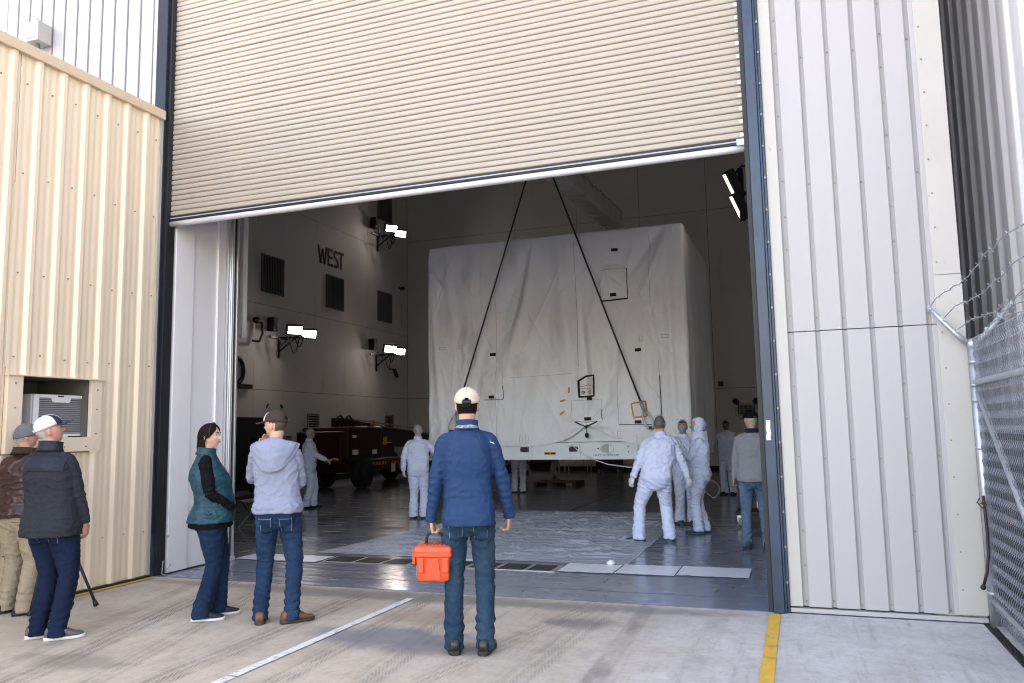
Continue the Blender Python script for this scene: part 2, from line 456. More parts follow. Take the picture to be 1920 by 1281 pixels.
# door jambs: steel channels either side of the opening
jr = thing('door_jamb', 'navy blue steel door post at the right side of the opening, white paper strip taped on it', 'door frame', (0,WALL_Y,0))
obj('post', MB().box(-.292,-.205,-.075,.30,0,9.6), M['blue'], jr, bevel=.006)
obj('outer_angle', MB().box(-.203,-.186,-.055,.1,0,9.6), M['blue'], jr, bevel=.003)
obj('outer_angle', MB().box(-.184,-.162,-.035,.1,0,9.6), M['blue'], jr, bevel=.003)
obj('door_guide', MB().box(-.335,-.294,-.03,.25,0,9.6), M['black'], jr, bevel=.003)
obj('paper_strip', MB().grid(lambda u,v: (-.275+.035*u+.006*noise.noise((v*4,0,9)), -.079-.003*noise.noise((u,v*3,4)), 1.43+.17*v), 3, 10), M['plasticwhite'], jr, label='white paper strip taped to the post')
b = MB()
for k in range(32): b.cbox((-.174,-.04,.25+k*.29), (.014,.012,.02))
stuff(obj('bolt', b, M['screw'], jr))
jl = thing('door_jamb', 'dark slate steel door post at the left side of the opening beside the tan annex', 'door frame', (0,WALL_Y,0))
obj('post', MB().box(-7.062,-6.905,-.075,.02,0,9.6), M['slate'], jl, bevel=.006)
obj('outer_angle', MB().box(-7.082,-7.064,-.05,.05,0,9.6), M['slate'], jl, bevel=.003)
obj('door_guide', MB().box(-6.903,-6.872,-.03,.10,0,9.6), M['black'], jl, bevel=.003)
obj('door_guide', MB().box(-6.95,-6.905,.03,.34,0,9.6), M['black'], jl, bevel=.003)
for k in range(10):
    obj('bolt', MB().ell((-6.868,.14,.42+k*.45),(.010,.022,.022),8,6), M['steel'], jl, smooth=True) if k == 0 else dup(bolt0, jl, loc=(0,0,k*.45))
    if k == 0: bolt0 = jl.children[-1]
obj('loose_cable', MB().tube([(-6.85,.05,.16),(-6.845,.03,.02),(-6.80,.02,.008),(-6.78,.03,.06),(-6.76,.07,.12)], .006, 6), M['plasticgrey'], jl, smooth=True)

# roller door
door = thing('roller_door', 'beige corrugated roller shutter door partly raised above the opening', 'door', (0,WALL_Y+.06,0))
SP = .0623
prof = [(.004,.003),(-.012,.004),(-.021,.008),(-.024,.016),(-.026,.034),(-.025,.048),(-.021,.057),(-.008,.0615),(.008,.0625),(.008,.0)]
def slat_mesh():
    mb = MB(); rings = []
    for k in range(31):
        x = -6.895+6.595*k/30
        dy = .005*noise.noise((x*.8,0,0))
        rings.append([(x, y+dy, z) for y,z in prof])
    mb.loft(rings, caps=True)
    return mb
sl0 = None
for k in range(88):
    z = 4.145+SP*k
    if sl0 is None:
        sl0 = obj('slat', slat_mesh(), M['slat'], door, loc=(0,0,z), smooth=radians(50))
    else:
        s_ = dup(sl0, door, loc=(0,random.uniform(-.002,.002),z)); s_.rotation_euler = (random.uniform(-.04,.04),random.uniform(-.0005,.0005),0)
lk = None
for k in range(0,88,2):
    for x in (-.345,-6.885):
        if lk is None:
            m_ = MB(); m_.cbox((0,-.026,.031),(.042,.006,.034)); m_.ell((-.004,-.030,.031),(.006,.004,.006),6,4)
            lk = obj('end_lock', m_, M['steel'], door, loc=(x,0,4.145+SP*k))
        else: dup(lk, door, loc=(x,0,4.145+SP*k))
obj('bottom_seal', MB().box(-6.89,-.31,-.03,.012,4.088,4.142), M['black'], door)
obj('seal_strip', MB().box(-6.89,-.36,-.036,-.031,4.108,4.120), M['plasticgrey'], door)
bb = MB(); rings = []
for k in range(25):
    x = -6.90+6.60*k/24
    rings.append([(x, -.012+.034*cos(a)+.004*noise.noise((x,0,3)), 4.050+.034*sin(a)) for a in [2*pi*q/10 for q in range(10)]])
bb.loft(rings)
obj('bottom_bar', bb, M['bar'], door, smooth=True)
obj('latch', MB().box(-.40,-.33,-.06,-.03,4.07,4.13), M['steel'], door, bevel=.004)

# white return wall inside the opening on the left and its aluminium corner post
ret = thing('return_wall', 'white inner door return behind the woman in the teal vest', 'wall', (0,0,0))
obj('near_panel', MB().box(-6.95,-6.86,7.30,7.60,0.012,9.6), M['return'], ret, bevel=.004)
obj('recessed_panel', MB().box(-7.0,-6.885,7.602,8.02,0.012,9.6), M['return'], ret, bevel=.003)
obj('edge_panel', MB().box(-7.0,-6.855,8.022,8.16,0.012,9.6), M['return'], ret, bevel=.004)
obj('corner_post', MB().box(-6.97,-6.82,8.165,8.215,0.012,9.6), M['alu'], ret, bevel=.008)
obj('corner_post', MB().box(-6.97,-6.795,8.218,8.255,.012,9.6), M['alu'], ret, bevel=.006)
obj('corner_gasket', MB().box(-6.97,-6.79,8.257,8.275,.012,9.6), M['black'], ret)
obj('corner_post', MB().box(-6.97,-6.765,8.278,8.31,.012,9.6), M['alu'], ret, bevel=.006)
obj('post_foot', MB().box(-6.97,-6.755,8.16,8.32,.0,.05), M['bar'], ret, bevel=.005)
obj('base_strip', MB().box(-6.95,-6.853,7.30,8.16,.0,.012), M['black'], ret)
# white hanging curtain edge past the post
hg = obj('hanging_curtain', MB().grid(lambda u,v: (-7.16+.13*u+.01*sin(u*6+v*2), 8.8+.012*sin(u*9), 2.87+6.6*v), 6, 20), M['plasticwhite'], smooth=True)
tag(hg, 'narrow white plastic curtain hanging just past the aluminium corner post', 'curtain')
sd = hg.modifiers.new('thick', 'SOLIDIFY'); sd.thickness = .006

# ================================================================== HANGAR INTERIOR
XW, YB = -14.82, 28.5
def wall_with_panels(name, label, axis, pos, a0, a1, zs, seams, inward):
    t = thing(name, label, 'wall')
    edges = [a0]+seams+[a1]
    for i in range(len(edges)-1):
        for j in range(len(zs)-1):
            u0,u1,z0,z1 = edges[i]+.006, edges[i+1]-.006, zs[j]+.006, zs[j+1]-.006
            mb = MB()
            if axis == 'x': mb.box(pos-.02 if inward>0 else pos, pos if inward>0 else pos+.02, u0,u1,z0,z1)
            else: mb.box(u0,u1, pos if inward<0 else pos-.02, pos+.02 if inward<0 else pos, z0,z1)
            obj('wall_panel', mb, M['interior'], t, bevel=.002)
    mb = MB()
    if axis == 'x': mb.box(pos-.35 if inward>0 else pos+.021, pos-.021 if inward>0 else pos+.35, a0,a1+.6,0,zs[-1]+.1)
    else: mb.box(a0-.02,a1-.0,pos+.021,pos+.35,0,zs[-1]+.1)
    obj('wall_core', mb, M['darksteel'], t)
    return t
west = wall_with_panels('west_wall', 'dim inner wall on the left marked WEST, with louvred vents', 'x', XW, 7.55, YB, [0,2.86,5.4,8.6,13.2], [11.5,15.2,18.9,22.0,25.3], 1)
back = wall_with_panels('back_wall', 'dim far inner wall behind the draped container', 'y', YB, XW, .95, [0,2.86,9.3,13.2], [-12.3,-10.1,-7.6,-5.2,-2.75,-.95], -1)
obj('baseboard', MB().box(XW+.01,.94,YB-.05,YB-.001,.0,.17), M['black'], back)
obj('baseboard', MB().box(XW+.001,XW+.05,7.6,YB-.06,.0,.17), M['black'], west)
east = wall_with_panels('east_wall', 'dim inner wall on the right hidden behind the navy post', 'x', .92, 7.60, YB, [0,2.86,9.3,13.2], [14,21], -1)
east.children  # panels face -X
roof = thing('hangar_roof', 'dark ceiling of the hangar above the draped container', 'roof')
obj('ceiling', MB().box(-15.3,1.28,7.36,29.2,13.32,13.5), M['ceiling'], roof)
lint = thing('door_header', 'wall above the roller door opening', 'wall')
obj('header_panel', MB().box(-7.08,-.16,7.3,7.5,9.55,13.2), M['interior'], lint)
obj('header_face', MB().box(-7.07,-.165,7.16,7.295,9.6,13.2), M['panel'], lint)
obj('inner_front_wall', MB().box(-.33,.95,7.48,7.58,0,13.2), M['interior'], lint)
obj('inner_front_wall', MB().box(-6.975,-6.91,7.53,8.3,9.6,13.2), M['interior'], lint)

# louvred vents on the west wall (> slat)
def vent(parent, y, z, w, h, m, nsl, vertical=True):
    v = obj('vent', MB().box(XW+.0,XW+.02,y-w/2,y+w/2,z-h/2,z+h/2), M['black'], parent)
    fr = MB(); t=.035
    for (a,b_,c,d) in ((y-w/2,y+w/2,z+h/2-t,z+h/2),(y-w/2,y+w/2,z-h/2,z-h/2+t),(y-w/2,y-w/2+t,z-h/2+t,z+h/2-t),(y+w/2-t,y+w/2,z-h/2+t,z+h/2-t)):
        fr.box(XW+.021,XW+.045,a,b_,c,d)
    obj('vent_frame', fr, m, v)
    first = None
    for k in range(nsl):
        mb = MB()
        if first is None:
            if vertical: mb.cbox((0,0,0),(.03,.012,h-2*t-.01), Matrix.Rotation(.7,3,'Z'))
            else: mb.cbox((0,0,0),(.03,w-2*t-.01,.012), Matrix.Rotation(.7,3,'Y'))
            first = obj('louvre', mb, m, v, loc=(XW+.034, y-w/2+t+.03 if vertical else y, z if vertical else z-h/2+t+.03))
        else:
            s = (w-2*t-.06)/(nsl-1) if vertical else (h-2*t-.06)/(nsl-1)
            dup(first, v, loc=(XW+.034, y-w/2+t+.03+s*k if vertical else y, z if vertical else z-h/2+t+.03+s*k))
for (y,z) in ((19.70,6.35),(23.13,6.34),(26.61,6.34),(26.61,10.3),(19.70,10.3),(23.13,10.3)):
    vent(west, y, z, 1.08, 1.15, M['vent'], 13)
for (y,z) in ((21.9,1.62),(26.95,1.62)):
    vent(west, y, z, .62, 1.15, M['vent2'], 14, False)
# the word WEST, each letter a solid plate
def letter(mb, strokes, ox, oz, sc):
    for (x0,z0,x1,z1,w) in strokes:
        d = Vector((x1-x0,z1-z0)); n = Vector((-d.y,d.x)).normalized()*w/2
        q = [(x0+n.x,z0+n.y),(x1+n.x,z1+n.y),(x1-n.x,z1-n.y),(x0-n.x,z0-n.y)]
        P = [(XW+.004, ox+a*sc, oz+c*sc) for a,c in q]+[(XW+.008, ox+a*sc, oz+c*sc) for a,c in q]
        mb.add(P, [(0,1,2,3),(7,6,5,4),(0,4,5,1),(1,5,6,2),(2,6,7,3),(3,7,4,0)])
LT = {'W':[(.0,1,.22,0,.17),(.22,.0,.40,.85,.15),(.40,.85,.58,0,.15),(.58,0,.80,1,.17)],
      'E':[(.09,0,.09,1,.18),(.18,.92,.55,.92,.16),(.18,.5,.50,.5,.15),(.18,.08,.55,.08,.16)],
      'T':[(0,.92,.60,.92,.16),(.30,0,.30,.84,.18)]}
sS = []
import itertools
pts = []
for k in range(15):
    a = radians(40+ (230)*k/14); pts.append((.28+.20*cos(a), .735+.185*sin(a)))
for k in range(1,15):
    a = radians(90-230*k/14); pts.append((.27+.22*cos(a), .27+.20*sin(a)))
for a,b_ in zip(pts, pts[1:]): sS.append((a[0],a[1],b_[0],b_[1],.16))
LT['S'] = sS
for ch, oy in (('W',22.12),('E',22.66),('S',23.02),('T',23.32)):
    mb = MB(); letter(mb, LT[ch], oy, 7.22, .62)
    obj('letter', mb, M['letter'], west, label='black letter %s of the word WEST' % ch)
# dark doorway low on the west wall and a round sign near the post
dw = obj('doorway', MB().box(XW+.003,XW+.04,17.6,20.15,.18,2.05), M['black'], west)
obj('doorway', MB().box(XW+.003,XW+.03,12.0,16.5,.18,2.05), M['black'], west)
obj('pipe_loop', MB().tube([(XW+.06,18.10+.28*cos(a),3.35+.36*sin(a)) for a in [radians(-90+200*k/14) for k in range(15)]], .06, 7), M['black'], west, smooth=True)
obj('wall_bracket', MB().box(XW+.0,XW+.1,18.0,18.75,2.86,2.98), M['black'], west)

# ================================================================== TAN ANNEX
AX = -6.93
annex = thing('annex_building', 'tan ribbed metal annex on the left with a window opening for an air conditioner', 'building', (AX,0,0))
def corr(y):
    t = ((y-5.20) % .2745)/.2745
    r = 0
    d = abs(t-.0) if t < .5 else abs(t-1)
    d *= .2745
    r = .032*max(0, min(1, (.048-d)/.028))
    for c in (.36,.64):
        dd = abs(t-c)*.2745
        r += .0045*max(0, min(1, (.030-dd)/.022))
    return r
def sheet(y0,y1,z0,z1):
    n = int((y1-y0)/.006)
    ys = [y0+(y1-y0)*k/n for k in range(n+1)]
    keep = [0]
    for i in range(1,n):
        if abs(corr(ys[i+1])-2*corr(ys[i])+corr(ys[i-1]))>1e-5: keep.append(i)
    keep.append(n)
    mb = MB(); rings=[]
    for k in range(13):
        z = z0+(z1-z0)*k/12
        rings.append([(corr(ys[i])+.003*noise.noise((ys[i]*1.5,z*.7,2)), ys[i], z) for i in keep])
    mb.loft(rings, caps=False, closed=False)
    return obj('wall_sheet', mb, M['tan'], annex, smooth=radians(20))
ZT = 5.32
sheet(4.20,5.27,.03,ZT); sheet(5.275,6.335,2.16,ZT); sheet(5.275,6.335,.03,1.41); sheet(6.34,7.06,.03,ZT)
sheet(1.0,4.195,.03,ZT)
obj('corner_flashing', MB().box(-.02,.018,7.05,7.09,.02,ZT), mat('grey_flashing', (.42,.40,.36), .5, var=.08), annex)
obj('eave_trim', MB().box(-.05,.055,1.0,7.085,5.285,5.395), mat('tan_trim_paint', (.60,.48,.35), .45, var=.05), annex, bevel=.006)
obj('roof', MB().box(-5.5,-.06,1.0,7.06,5.2,5.38), M['trim'], annex)
obj('end_wall', MB().box(-5.5,-.02,.95,1.0,.0,5.4), M['tan'], annex)
obj('base_trim', MB().box(-.03,.05,1.0,7.06,.0,.03), M['darksteel'], annex)
# window opening: side and sill flashings, dark recess
fl = M['tan']
obj('window_trim', MB().box(.0,.048,5.275,5.43,1.42,2.155), fl, annex, bevel=.004)
obj('window_trim', MB().box(.0,.048,6.205,6.335,1.42,2.155), fl, annex, bevel=.004)
obj('window_trim', MB().box(.0,.050,5.432,6.203,1.42,1.565), fl, annex, bevel=.004)
obj('drip_edge', MB().box(-.01,.075,5.26,6.36,2.150,2.162), fl, annex)
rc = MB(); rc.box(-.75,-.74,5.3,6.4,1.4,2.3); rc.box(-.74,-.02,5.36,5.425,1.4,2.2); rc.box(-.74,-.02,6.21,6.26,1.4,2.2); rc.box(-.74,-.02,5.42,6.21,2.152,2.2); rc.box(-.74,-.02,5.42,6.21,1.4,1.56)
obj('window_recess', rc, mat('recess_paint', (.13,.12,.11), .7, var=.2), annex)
b = MB()
for (y,z) in [(5.35,1.6),(5.35,1.85),(5.35,2.08),(6.27,1.6),(6.27,1.85),(6.27,2.05),(5.6,1.47),(5.9,1.47),(6.15,1.47)]: screw(b, .05, y, z, .008, (1,0,0))
for k in range(10):
    for z in (2.35,3.15,.5,4.1,5.0):
        screw(b, corr(5.05+.2745*k)+.005, 5.05+.2745*k+.02, z+random.uniform(-.02,.02), .008, (1,0,0))
stuff(obj('screw', b, M['screw'], annex))

# window air conditioner
ac = thing('air_conditioner', 'white window air conditioner sitting in the dark opening of the tan annex', 'air conditioner', (AX-.52,5.955,1.566))
y0,y1,z0,z1 = -.30,.30,0,.43
sh = MB(); sh.box(-.2,.40,y0,y1,z0,z1)
obj('casing', sh, M['plasticwhite'], ac, bevel=.012)
obj('coil_panel', MB().box(.401,.404,-.235,.27,.035,.40), M['acgrille'], ac)
fin = None
for k in range(19):
    if fin is None: fin = obj('grille_bar', MB().box(.405,.412,-.235,.27,.042,.050), M['plasticgrey'], ac)
    else: dup(fin, ac, loc=(0,0,.0188*k))
fr = MB(); fr.box(.401,.425,y0+.004,-.235,.0,z1-.004); fr.box(.401,.425,.27,y1-.004,.0,z1-.004); fr.box(.401,.425,-.234,.269,.395,z1-.004); fr.box(.401,.425,-.234,.269,.0,.035)
obj('front_frame', fr, M['plasticwhite'], ac, bevel=.004)
obj('handle_plate', MB().add([(.414,-.10,.396),(.414,.13,.396),(.414,.11,.350),(.414,-.08,.350),(.424,-.10,.396),(.424,.13,.396),(.424,.11,.350),(.424,-.08,.350)], [(0,1,2,3),(7,6,5,4),(0,4,5,1),(1,5,6,2),(2,6,7,3),(3,7,4,0)]), M['plasticwhite'], ac)
lv = None
for k in range(16):
    if lv is None: lv = obj('side_louvre', MB().box(.06,.28,y0-.006,y0+.002,.05,.060), M['black'], ac)
    else: dup(lv, ac, loc=(0,0,.022*k))
obj('badge', MB().box(.4255,.428,-.03,.04,.405,.418), M['darksteel'], ac)
obj('corner_bracket', MB().box(.43,.46,.1,.24,-.004,.012), M['darksteel'], ac)

# electrical box on the wall above the annex
eb = thing('electrical_box', 'grey junction box with conduit on the white wall above the annex eave', 'electrical box', (-8.97,7.17,6.62))
obj('box_body', MB().box(-.12,.10,-.22,-.02,0,.26), mat('box_paint', (.40,.385,.35), .5, var=.1), eb, bevel=.008)
obj('box_cover', MB().box(-.09,.05,-.232,-.222,.04,.2), M['plasticwhite'], eb, bevel=.004)
obj('conduit', MB().tube([(-.02,-.12,0),(-.02,-.12,-1.3)], .03, 10), M['steel'], eb, smooth=True)
obj('conduit_fitting', MB().tube([(-.02,-.12,.26),(-.05,-.13,.33),(-.1,-.15,.36)], [.03,.035,.03], 10), M['steel'], eb, smooth=True)

# ================================================================== ALLEY WALL AND FENCE AT THE RIGHT
M['neigh'] = mat('neighbour_wall_paint', (.70,.69,.69), .45, var=.04, vscale=2)
al = thing('neighbour_wall', 'grey ribbed metal wall of the building across the alley behind the fence', 'wall', (1.85,0,0))
PR = .43
def prof2(t):   # ribs along Y seen edge-on
    return -.034*max(0,min(1,(.13-abs((t % PR)-.2))/.05))
def alley_sheet(y0,y1):
    mb = MB(); n = int((y1-y0)/.02); rings=[]
    for z in (0,4.5,9,13): rings.append([(prof2(y0+(y1-y0)*k/n), y0+(y1-y0)*k/n, z) for k in range(n+1)])
    mb.loft(rings, caps=False, closed=False)
    return obj('wall_sheet', mb, M['neigh'], al, smooth=radians(20))
for k in range(7): alley_sheet(1.9+k*PR*3+.001, 1.9+(k+1)*PR*3-.001)
obj('corner_trim', MB().box(-.03,.02,10.94,11.62,0,13), M['neigh'], al)
obj('end_wall', MB().box(-.56,.02,11.65,11.8,0,13), M['black'], al)  # black colour stands in for the unlit depth of the alley
obj('wall_core', MB().box(.03,16.0,1.9,24.6,0,13), M['neigh'], al)  # unseen bulk of the neighbour, widened to block sun from the alley
obj('alley_shade_strip', MB().box(-.55,-.38,8.9,9.1,0,13), M['black'], al)  # black strip added to paint in the dark of the alley gap

fen = thing('chain_link_fence', 'galvanised chain link fence panel with barbed wire arms at the right edge', 'fence', (1.31,0,0))
FZ = 2.17
obj('post', MB().tube([(0,7.06,-.02),(0,7.06,FZ-.03)], .034, 14), M['steel'], fen, smooth=True)
obj('post_cap', MB().ell((0,7.06,FZ-.01),(.045,.045,.05),12,8), M['steel'], fen, smooth=True)
obj('mid_rail', MB().tube([(0,7.04,1.86),(0,3.6,1.86)], .024, 10), M['steel'], fen, smooth=True)
obj('bottom_rail', MB().tube([(0,7.04,.20),(0,3.6,.10)], .024, 10), M['steel'], fen, smooth=True)
obj('brace', MB().tube([(0.0,7.0,1.78),(0,4.9,.2)], .021, 10), M['steel'], fen, smooth=True)
for z in (2.02,1.84,1.72,1.35,.9,.25):
    obj('clamp_band', MB().tube([(0,7.06,z-.012),(0,7.06,z+.012)], .040, 14), M['steel'], fen, smooth=True)
# woven wire, one zigzag strand after another
wm = MB(); ph = .052; pw = .052
ncol = 64
for c in range(ncol):
    y = 7.03 - c*pw/1.0
    pts = []
    nz_ = int(FZ/ph)
    for k in range(nz_+1):
        z = .07+k*ph
        side = 1 if k % 2 == 0 else -1
        yy = y + side*pw*.55
        xx = (.005 if k % 2 == 0 else -.005) + .004*noise.noise((y*2,z*2,1))
        pts.append((xx, yy, z))
        pts.append((-xx, yy-side*.006, z+ph*.12))
    wm.tube(pts, .0034, 4, caps=False)
stuff(obj('chain_link_mesh', wm, M['fence'], fen))
for sx in (-1,1):
    tip = (sx*.285, 7.05, FZ+.30)
    obj('barb_arm', MB().tube([(sx*.02,7.06,FZ-.01),(sx*.10,7.06,FZ+.07),tip], [.028,.022,.017], 8), M['steel'], fen, smooth=True)
    for q in (.35,.68,1.0):
        px, pz = sx*.285*q, FZ+.30*q
        mb = MB(); pts = [(px+.01*noise.noise((k*.3,q*7,sx)), 7.05-k*.06, pz+.015*noise.noise((k*.25,q*5,sx+3))+.02*sin(k*.2)) for k in range(56)]
        mb.tube(pts, .0026, 5); mb.tube([(p[0]+.004*sin(i*1.9),p[1],p[2]+.004*cos(i*1.9)) for i,p in enumerate(pts)], .002, 4)
        for k in range(1,55,3):
            p = pts[k]
            for a in (0.6,2.2):
                mb.tube([(p[0]-.018*cos(a),p[1],p[2]-.018*sin(a)),(p[0]+.018*cos(a),p[1]+.008,p[2]+.018*sin(a))], .0018, 3)
        obj('barbed_wire', mb, M['fence'], fen)
        obj('wire_clip', MB().cbox((px,7.05,pz),(.02,.05,.03)), M['steel'], fen)
bg = thing('bungee_strap', 'dark rubber strap with a ball end hanging from the fence post', 'strap', (1.27,6.99,0))
obj('strap', MB().tube([(.015,0,.99),(.02,0,.85),(.022,0,.7),(.018,0,.55),(-.0,0,.42),(-.03,0,.32)], .011, 8), mat('oxblood_rubber', (.035,.012,.02), .5), bg, smooth=True)
obj('ball', MB().ell((-.035,0,.305),(.02,.02,.02),10,8), M['black'], bg, smooth=True)
obj('knot', MB().tube([(-.01,-.012,.93),(.02,-.018,.95),(.03,-.01,.92),(-.0,-.018,.90),(-.03,-.01,.94),(-.01,0,.97)], .006, 6), mat('frayed_cord', (.08,.05,.03), .8), bg, smooth=True)
nz_t = thing('hose_nozzle', 'steel pipe end with a red cap poking out behind the fence', 'nozzle', (1.60,7.6,.73))
obj('pipe', MB().tube([(0,0,0),(.6,-.1,-.02)], .02, 10), M['steel'], nz_t, smooth=True)
obj('red_cap', MB().tube([(-.005,0,0),(-.045,.01,0)], .024, 10), mat('red_plastic', (.5,.02,.03), .4), nz_t, smooth=True)
bn = thing('storage_bin', 'long dark navy bin standing in the alley behind the fence', 'bin', (1.72,6.2,0))
obj('bin_body', MB().box(-.1,.08,-.7,3.4,0.05,1.42), mat('navy_bin_paint', (.012,.017,.028), .5, var=.2), bn, bevel=.02)
obj('bin_lid', MB().box(-.11,.09,-.72,3.42,1.422,1.48), bpy.data.materials['navy_bin_paint'], bn, bevel=.01)
# ================================================================== DRAPED CONTAINER ON THE CRANE
M['tarp'] = speckle(speckle(mat('grey_white_tarp', (.77,.81,.85), .62, var=.05, vscale=1.3, bump=.25, bscale=35, stretch=(1,1,.6)), (.36,.36,.36), 1.8, .60, .16, (1,1,.45), .45), (.33,.34,.35), 26, .68, .05, amount=.35)
M['cont'] = speckle(mat('pale_green_grey_paint', (.68,.76,.78), .45, var=.04, vscale=3), (.3,.3,.28), 30, .72, .03, amount=.5)
M['patch'] = mat('black_patch', (.012,.012,.014), .8)
M['seam'] = mat('seam_tape', (.40,.41,.42), .6, var=.06)
M['orange_tape'] = mat('amber_tape', (.55,.27,.03), .45, var=.25, vscale=30)
M['paper'] = mat('white_paper', (.74,.74,.77), .6, var=.02)
M['cable'] = mat('wire_rope', (.055,.052,.050), .5, .5, var=.4, vscale=120)

X0, X1, YF, YR, ZTOP = -6.95, -1.80, 14.25, 18.4, 5.25
rng = random.Random(3)
creases = []
def px(x, y):  # tarp coordinates read off along the front face
    return (X0+(x-808)*.01066, 1.0+(858-y)*(.01005 if x < 1000 else .0099))
for (a,b,c,d,w,amp) in ((1008,470,958,625,.16,-.075),(1018,460,990,600,.10,.05),(1102,540,1112,745,.12,-.055),(1120,600,1128,740,.10,.04),(1245,445,1195,515,.09,-.04),
        (1252,470,1215,560,.08,.03),(1035,630,985,760,.14,-.035),(935,610,905,700,.12,-.03),(812,480,840,520,.06,-.03),(830,500,905,545,.07,.02),(820,560,835,800,.07,.025),
        (850,470,862,600,.10,.03),(1070,480,1085,700,.16,.045),(975,640,930,830,.15,.03),(1225,560,1210,720,.1,.03),(1180,600,1150,740,.09,-.03),(1260,520,1262,780,.08,-.04),
        (1050,560,1030,800,.10,-.02),(1140,640,1175,780,.08,.02),(890,560,880,790,.10,.018)):
    p, q = px(a,b), px(c,d); creases.append((p[0],p[1],q[0],q[1],w,amp))
for k in range(170):
    x = rng.uniform(X0,X1); z = rng.uniform(1.5,4.9); L_ = rng.uniform(.15,1.2); an = rng.gauss(pi/2, .45)
    creases.append((x,z,x+L_*cos(an),z-L_*sin(an),rng.uniform(.02,.06),rng.choice((-1,1))*rng.uniform(.004,.015)))
CB = [(min(a,c)-.35*abs(a-c)-3*w, max(a,c)+.35*abs(a-c)+3*w, min(b,e)-.35*abs(b-e)-3*w, max(b,e)+.35*abs(b-e)+3*w) for (a,b,c,e,w,amp) in creases]
def crease_sum(x, z):
    d = 0
    for (a,b,c,e,w,amp), bb_ in zip(creases, CB):
        if x < bb_[0] or x > bb_[1] or z < bb_[2] or z > bb_[3]: continue
        vx, vz = c-a, e-b; l2 = vx*vx+vz*vz
        t = ((x-a)*vx+(z-b)*vz)/l2
        if t < -.35 or t > 1.35: continue
        dist = abs((x-a)*vz-(z-b)*vx)/sqrt(l2)
        if dist > 3*w: continue
        fade = exp(-(2.0*(t-.5))**4*.5)
        d += amp*(exp(-(dist/w)**2) if w > .065 else exp(-1.3*dist/w))*fade
    return d
HEM = [(-7.2,1.20),(-6.2,1.23),(-5.19,1.245),(-4.6,1.25),(-4.2,1.33),(-3.97,1.43),(-3.71,1.62),(-3.41,1.49),(-3.07,1.31),(-2.73,1.25),(-2.2,1.26),(-1.5,1.24)]
def lerp_tab(tab, x):
    if x <= tab[0][0]: return tab[0][1]
    for (a,b),(c,d) in zip(tab,tab[1:]):
        if x <= c: return b+(d-b)*(x-a)/(c-a)
    return tab[-1][1]
GX, GZ = -3.70, 1.64     # where the hem is gathered up
def front_d(x, z):
    d = crease_sum(x, z)
    d *= 1.9
    d += .028*noise.noise((x*.8, z*.6, 1.5)) + .012*noise.noise((x*2.2, z*1.0, 4)) + .007*noise.noise((x*7+z*2, z*4, 8)) + .010*max(0,(1-abs(noise.noise((x*3.2+z*.5,z*1.1,21)))*2)-.55) + .0025*noise.noise((x*24,z*20,2))
    for (cx_,cz_,r) in ((-3.13,4.27,.30),(-5.58,2.42,.28)):
        q = sqrt((x-cx_)**2+(z-cz_)**2)/r
        if q < 1.6: d += .05*exp(-(q/.9)**6) - .012*exp(-((q-1.12)/.13)**2)*(1 if z > cz_-.1 else .3)
    rx, rz = x-GX, z-GZ; r = sqrt(rx*rx+rz*rz*1.5)
    if r < 1.4:
        th = atan2(rz, rx)
        d += .05*exp(-r/.42)*cos(9*th+1.0)*min(1, r/.3)**1.5 + .05*exp(-(r/.5)**2)
    if z < 1.9: d += .03*noise.noise((x*1.6, 0, 7))*(1.9-z)
    return d
def front_y(x, z): return YF - front_d(x, z)
def perim():
    pts = []
    rl, rr = .05, .07
    def arc(cx_, cy_, r, a0, a1, n):
        for k in range(n+1):
            a = radians(a0+(a1-a0)*k/n); pts.append((cx_+r*cos(a), cy_+r*sin(a), cos(a), sin(a)))
    n = 60
    for k in range(n): pts.append((X0, YR-(YR-YF-rl)*k/n, -1, 0))
    arc(X0+rl, YF+rl, rl, 180, 270, 6)
    n = 330
    for k in range(1,n): pts.append((X0+rl+(X1-X0-rl-rr)*k/n, YF, 0, -1))
    arc(X1-rr, YF+rr, rr, 270, 360, 6)
    n = 100
    for k in range(1,n): pts.append((X1, YF+rr+(YR-.3-YF-rr)*k/n, 1, 0))
    arc(X1-.3, YR-.3, .3, 0, 90, 6)
    n = 20
    for k in range(1,n+1): pts.append((X1-.3-(X1-X0-.3)*k/n, YR, 0, 1))
    return pts
PP = perim(); NV = 210
def tarp_pt(i, v):
    x, y, nx, ny = PP[i]
    zb = lerp_tab(HEM, x) if y < YF+.5 else 1.15+.10*noise.noise((x*1.3, y*1.3, 0))
    z = zb+(ZTOP-zb)*v
    z += .02*noise.noise((x*1.2,y*1.2,5)) if v > .99 else 0
    d = 0
    if ny < -.05: d += front_d(x, z)*min(1, -ny)
    if abs(nx) > .05:
        yy = y
        d += abs(nx)*(.03*noise.noise((yy*1.5, z*.5, 11)) + .035*max(0,noise.noise((yy*2.6+z*.35, z*.35, 17))) + .012*noise.noise((yy*6, z*1.5, 13)))
        if nx > .3: d += .10*(1-v)*nx*max(0,noise.noise((yy*.9,z*.8,3)))
    # slack hem flaring slightly, tight top edge
    top = max(0, (v-.93)/.07)
    d -= .035*top*top
    return (x+nx*d, y+ny*d, z)
mb = MB(); n = len(PP)
vs = [tarp_pt(i, j/NV) for j in range(NV+1) for i in range(n)]
fs = []
for j in range(NV):
    for i in range(n):
        a = j*n+i; b_ = j*n+(i+1) % n
        fs.append((a,b_,b_+n,a+n))
mb.add(vs, fs)
ctr = ((X0+X1)/2,(YF+YR)/2)
